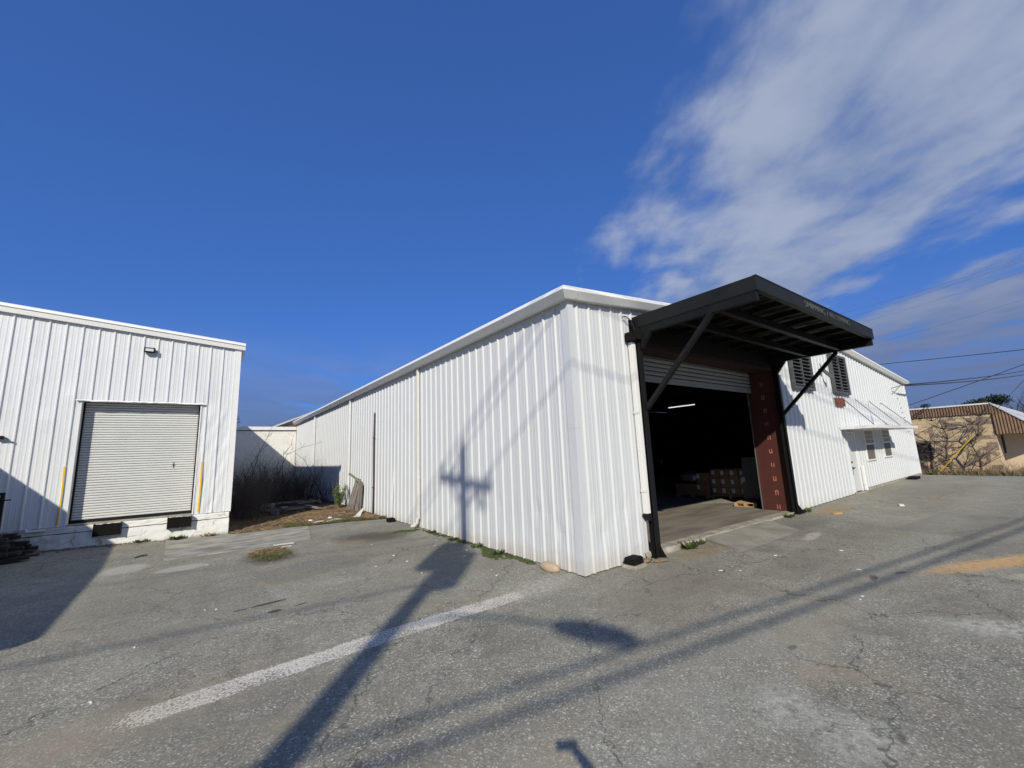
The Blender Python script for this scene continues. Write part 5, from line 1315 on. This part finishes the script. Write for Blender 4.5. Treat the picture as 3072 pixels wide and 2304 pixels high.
# litter chips that show, then the grit nobody could count
r = random.Random(140)
for k in range(24):
    if k < 12: x, y = r.uniform(-2.6, -.35), r.uniform(1.0, 5.2)
    elif k < 17: x, y = r.uniform(-6, -2.8), r.uniform(.5, 7)
    else: x, y = r.uniform(-.5, 5), r.uniform(-3.4, -.6)
    a = r.uniform(0, 3.14); m = MB(); m.obox((x, y, gz(x, y) + .007), ((math.cos(a), math.sin(a), 0), (-math.sin(a), math.cos(a), 0), (0, .2, 1)), (r.uniform(.008, .03), r.uniform(.005, .011), .004))
    single(m, 'litter_chip', M_WHITE, 'tiny white litter chip lying on the asphalt lot', 'litter', 'white litter chips on the asphalt', origin=(x, y, gz(x, y)))
m = MB()
for k in range(1500):
    x, y = r.uniform(-6.5, 3.5), r.uniform(-4.2, 6.5)
    if x > -.1 and y > -.1: continue
    s_ = r.uniform(.003, .009) * (1.6 if r.random() < .08 else 1); z = gz(x, y)
    m.add([(x - s_, y - s_, z), (x + s_, y - s_ * .6, z), (x + s_ * .3, y + s_, z), (x, y, z + s_ * 1.1)], [(0, 1, 3), (1, 2, 3), (2, 0, 3)])
gv = m.build('loose_gravel', M_KERB, fixn=False); gv['kind'] = 'stuff'
m = MB()
for k in range(260):
    x = r.uniform(-8, -4.4); y = 9.98 - abs(r.gauss(0, .16)); s_ = r.uniform(.01, .05); z = gz(x, y); a = r.uniform(0, 3)
    m.obox((x, y, z + .006), ((math.cos(a), math.sin(a), .05), (-math.sin(a), math.cos(a), 0), (0, 0, 1)), (s_, s_ * .3, .006))
dbm = m.build('dock_debris', M_BRROCK, fixn=False); dbm['kind'] = 'stuff'

# ================================================================== UTILITY POLE BEHIND THE VIEWPOINT
PX, PY = -11.08, -9.24; PZ = gz(PX, PY)
up_ = thing('utility_pole', 'utility pole with crossarm and transformers casting the long shadow', 'utility pole', (PX, PY, PZ))
MB().tube([(PX, PY, PZ - .3), (PX, PY, 6), (PX, PY, 12.45)], [.19, .15, .105], 14).build('pole', M_POLE, up_, smooth=True)
ax = Vector((.08, 1, 0)).normalized()
def onp(a, z, off=0): return (PX + ax.x * a + off, PY + ax.y * a, z)
ca = MB(); ca.beam(onp(-1.30, 11.66), onp(1.30, 11.66), .11, .13); cao = ca.build('crossarm', M_POLE, up_)
for a in (-.85, .85): MB().beam(onp(0, 11.05), onp(a, 11.60), .035, .05).build('arm_brace', M_GALV, up_)
tops = []
for a, z0 in ((-1.22, 11.72), (.55, 11.72), (1.22, 11.72), (0, 12.4)):
    i_ = MB(); p = onp(a, z0); i_.tube([p, (p[0], p[1], z0 + .10), (p[0], p[1], z0 + .14), (p[0], p[1], z0 + .20), (p[0], p[1], z0 + .26)], [.018, .02, .06, .04, .05], 9); i_.build('insulator', M_CANGREY, up_); tops.append((p[0], p[1], z0 + .26))
for a in (-.95, -.7): i_ = MB(); p = onp(a, 11.45); i_.tube([p, (p[0] + .05, p[1], 11.1)], .04, 7); i_.build('cutout', M_CANGREY, up_)
for (a, rr, z0, z1) in ((.47, .235, 8.75, 9.85), (-.40, .26, 8.55, 9.75)):
    c_ = MB(); p = onp(a, 0); c_.tube([(p[0], p[1], z0), (p[0], p[1], z0 + .03), (p[0], p[1], z1), (p[0], p[1], z1 + .06)], [rr * .9, rr, rr, rr * .8], 18); co = c_.build('transformer', M_CANGREY, up_)
    b_ = MB(); b_.tube([(p[0], p[1] + .08, z1 + .05), (p[0], p[1] + .10, z1 + .40)], [.05, .03], 8); b_.build('bushing', M_CANGREY, co)
# street lamp arm and head
la = Vector((.39, -.92, 0)).normalized(); hz_ = 8.0
A = lambda s_, z: (PX + la.x * s_, PY + la.y * s_, z)
lm = MB(); lm.tube([A(.1, 7.5), A(.8, 7.85), A(1.6, 8.0), A(2.3, 8.02)], .03, 8); lmo = lm.build('lamp_arm', M_GALV, up_)
lh = MB(); lh.blobmesh(A(2.65, 8.02), (.25, .27, .13), 3, 3, 0.0)
ctr = Vector(A(2.65, 8.02)); lh.v = [tuple(ctr + la * ((Vector(v) - ctr).dot(la) * 2.0) + la.cross(Vector((0, 0, 1))) * ((Vector(v) - ctr).dot(la.cross(Vector((0, 0, 1)))) * .85) + Vector((0, 0, (Vector(v) - ctr).z))) for v in lh.v]
lh.build('lamp_head', M_CANGREY, up_, smooth=True)
def wire(p, q, rad, sag, name, label, group=None, n=24):
    pts = []
    for i in range(n + 1):
        t_ = i / n; c = Vector(p).lerp(Vector(q), t_); c.z -= sag * 4 * t_ * (1 - t_); pts.append(c)
    return single(MB().tube(pts, rad, 5), name, M_WIRE, label, 'cable', group, origin=p)
wd = Vector((1, -.15, 0)).normalized()
for k, t_ in enumerate(tops):
    P = Vector(t_); Q = P + wd * 45 + Vector((0, 0, .3)); wire(P, Q, .016, .35, 'power_line', 'overhead power line running from the crossarm towards the right', 'primary lines on the crossarm')
    Q = P - wd * 40; wire(P, Q, .016, .35, 'power_line', 'overhead power line running from the crossarm towards the left', 'primary lines on the crossarm')
for k, (off, hh, rad, sg) in enumerate(((.0, 6.18, .025, .15), (-.14, 6.02, .029, .1))):
    P = Vector((PX - .15, PY + off - .1, hh)); 
    wire(P, P + wd * 40 + Vector((0, 0, .15)), rad, sg, 'telephone_cable', ('upper' if k == 0 else 'lower') + ' thick telephone cable from the pole to the right'); wire(P, P - wd * 30, rad, sg, 'telephone_cable', ('upper' if k == 0 else 'lower') + ' thick telephone cable from the pole to the left')
P = Vector((PX, PY, 8.45)); wire(P, P - wd * 30 + Vector((0, 0, .3)), .024, .3, 'service_cable', 'service cable leaving the pole towards the left')
# cables in view against the sky on the right
wire((70, 36, 14.6), (52, -14, 8.6), .034, .4, 'overhead_cable', 'thick black cable crossing sky just above far warehouse corner')
wire((20.9, -.42, 4.40), (54.7, -3.6, 7.72), .026, .15, 'overhead_cable', 'upper cable of the pair tied to far warehouse corner')
wire((20.9, -.42, 4.36), (54.7, -3.6, 7.38), .026, .18, 'overhead_cable', 'lower cable of the pair tied to far warehouse corner')
wire((53.9, 9.6, 4.1), (54.65, -4.2, 8.75), .030, .12, 'overhead_cable', 'cable slanting up right above the tan building roof')
for k, (p, q) in enumerate((((51.5, 9.2, 16.0), (52.95, -5.2, 17.55)), ((51.6, 9.3, 15.35), (53.0, -5.2, 17.42)), ((51.9, 9.3, 14.45), (53.2, -5.2, 16.5)), ((52.6, 8.6, 12.05), (53.75, -4.8, 14.15)))):
    wire(p, q, .006, .2, 'thin_wire', ('topmost', 'second', 'third', 'lowest')[k] + ' faint thin wire in sky right of the canopy')

# ================================================================== THE PERSON WHOSE ARM SHADOW FALLS INTO VIEW
fwd = Vector((.588, .809, 0)); rgt = Vector((.809, -.588, 0)); upv = Vector((0, 0, 1)); C0 = Vector(cam.location)
ph = thing('smartphone', 'smartphone held up sideways at the viewpoint by the photographer', 'phone', C0 - fwd * .035)
view = (cam.matrix_world.to_3x3() @ Vector((0, 0, -1))) if False else Matrix.Rotation(0, 3, 'Z') @ Vector((.588 * .985, .809 * .985, .17))
vr = view.cross(upv).normalized(); vu = vr.cross(view).normalized()
PC = C0 - view.normalized() * .032 + vr * .055
MB().obox(PC, (vr, vu, view), (.076, .037, .004)).build('body', M_BLACK, ph, bevel=.003)
pe = thing('person', 'person behind the viewpoint whose raised arm casts the small shadow', 'person', (C0 - fwd * .52 + rgt * .22) * Vector((1, 1, 0)).length * 0 + Vector(((C0 - fwd * .52 + rgt * .22).x, (C0 - fwd * .52 + rgt * .22).y, gz(-5.1, -5.6))))
B = ORG[pe.name]
def at(f, r_, u): return fwd * f + rgt * r_ + upv * u
HAND = (PC + vr * .085 - vu * .01) - B
joints = {'pelvis': (at(0, 0, .95), .15), 'waist': (at(0, 0, 1.12), .14), 'chest': (at(.01, 0, 1.34), .165), 'neck0': (at(0, 0, 1.50), .075), 'neck': (at(.02, 0, 1.57), .06), 'head': (at(.05, 0, 1.66), .092), 'crown': (at(.03, 0, 1.75), .085),
          'shR': (at(.0, .19, 1.44), .075), 'elR': (at(.20, .30, 1.55), .052), 'wrR': (HAND - vu * .05 - view * .02, .034), 'haR': (HAND, .036),
          'shL': (at(0, -.19, 1.44), .075), 'elL': (at(-.03, -.27, 1.16), .05), 'wrL': (at(.05, -.27, .92), .034), 'haL': (at(.08, -.26, .83), .035),
          'hiR': (at(0, .10, .90), .105), 'knR': (at(.03, .11, .50), .068), 'anR': (at(-.01, .12, .09), .045), 'toR': (at(.16, .14, .04), .042),
          'hiL': (at(0, -.10, .90), .105), 'knL': (at(.05, -.11, .50), .068), 'anL': (at(.02, -.12, .09), .045), 'toL': (at(.19, -.14, .04), .042)}
edges = [('pelvis', 'waist'), ('waist', 'chest'), ('chest', 'neck0'), ('neck0', 'neck'), ('neck', 'head'), ('head', 'crown'), ('chest', 'shR'), ('shR', 'elR'), ('elR', 'wrR'), ('wrR', 'haR'), ('chest', 'shL'), ('shL', 'elL'), ('elL', 'wrL'), ('wrL', 'haL'),
         ('pelvis', 'hiR'), ('hiR', 'knR'), ('knR', 'anR'), ('anR', 'toR'), ('pelvis', 'hiL'), ('hiL', 'knL'), ('knL', 'anL'), ('anL', 'toL')]
hs, hsL = joints['haR'][0], joints['haL'][0]
for i in range(4):                     # fingers of the raised hand wrap behind the phone
    b_ = hs + vu * (.025 - .017 * i) - view * .012; joints[f'fa{i}'] = (b_ - vr * .02 - view * .02, .010); joints[f'fb{i}'] = (b_ - vr * .055 - view * .018, .009)
    edges += [('haR', f'fa{i}'), (f'fa{i}', f'fb{i}')]
    c_ = hsL + rgt * 0 + fwd * (.03 - .02 * i); joints[f'ga{i}'] = (c_ - upv * .05, .010); joints[f'gb{i}'] = (c_ - upv * .09 + rgt * .015, .009); edges += [('haL', f'ga{i}'), (f'ga{i}', f'gb{i}')]
joints['th'] = (hs - vr * .05 - vu * .035 - view * .005, .011); edges.append(('haR', 'th')); joints['thL'] = (hsL + fwd * .05 - upv * .04, .011); edges.append(('haL', 'thL'))
keys = list(joints); me = bpy.data.meshes.new('body'); me.from_pydata([tuple(joints[k][0]) for k in keys], [(keys.index(a), keys.index(b)) for a, b in edges], [])
bo = bpy.data.objects.new('body', me); COL.objects.link(bo); bo.parent = pe; ORG[bo.name] = B
sk = bo.modifiers.new('skin', 'SKIN')
if not me.skin_vertices: 
    bm = bmesh.new(); bm.from_mesh(me); bm.verts.layers.skin.verify(); bm.to_mesh(me); bm.free()
for i, k in enumerate(keys):
    s_ = me.skin_vertices[0].data[i]; s_.radius = (joints[k][1], joints[k][1]); s_.use_root = (k == 'pelvis')
ss = bo.modifiers.new('sub', 'SUBSURF'); ss.levels = 2; ss.render_levels = 2
m_, t, p = new_mat('person_clothes_and_skin')
z_ = t.sep(t.obj())[2]
c = t.mix(t.step(z_, .94, .96), (0.045, 0.06, 0.10), (0.03, 0.032, 0.036)); c = t.mix(t.step(z_, 1.52, 1.54), c, (0.50, 0.32, 0.24)); t.l.new(c, p.inputs['Base Color']); p.inputs['Roughness'].default_value = .8
me.materials.append(m_)
hm = MB(); hm.blobmesh(B + at(.02, 0, 1.735), (.098, .098, .085), 4, 3, .05); hm.build('hair', M_TWIG, pe, smooth=True)
nz_ = MB(); nz_.blobmesh(B + at(.145, 0, 1.655), (.018, .018, .028), 2, 2, 0); nz_.build('nose', m_, pe, smooth=True)

for o in list(bpy.data.objects):
    if o.type == 'MESH' and o.name.split('.')[0] in ('crown',): pass
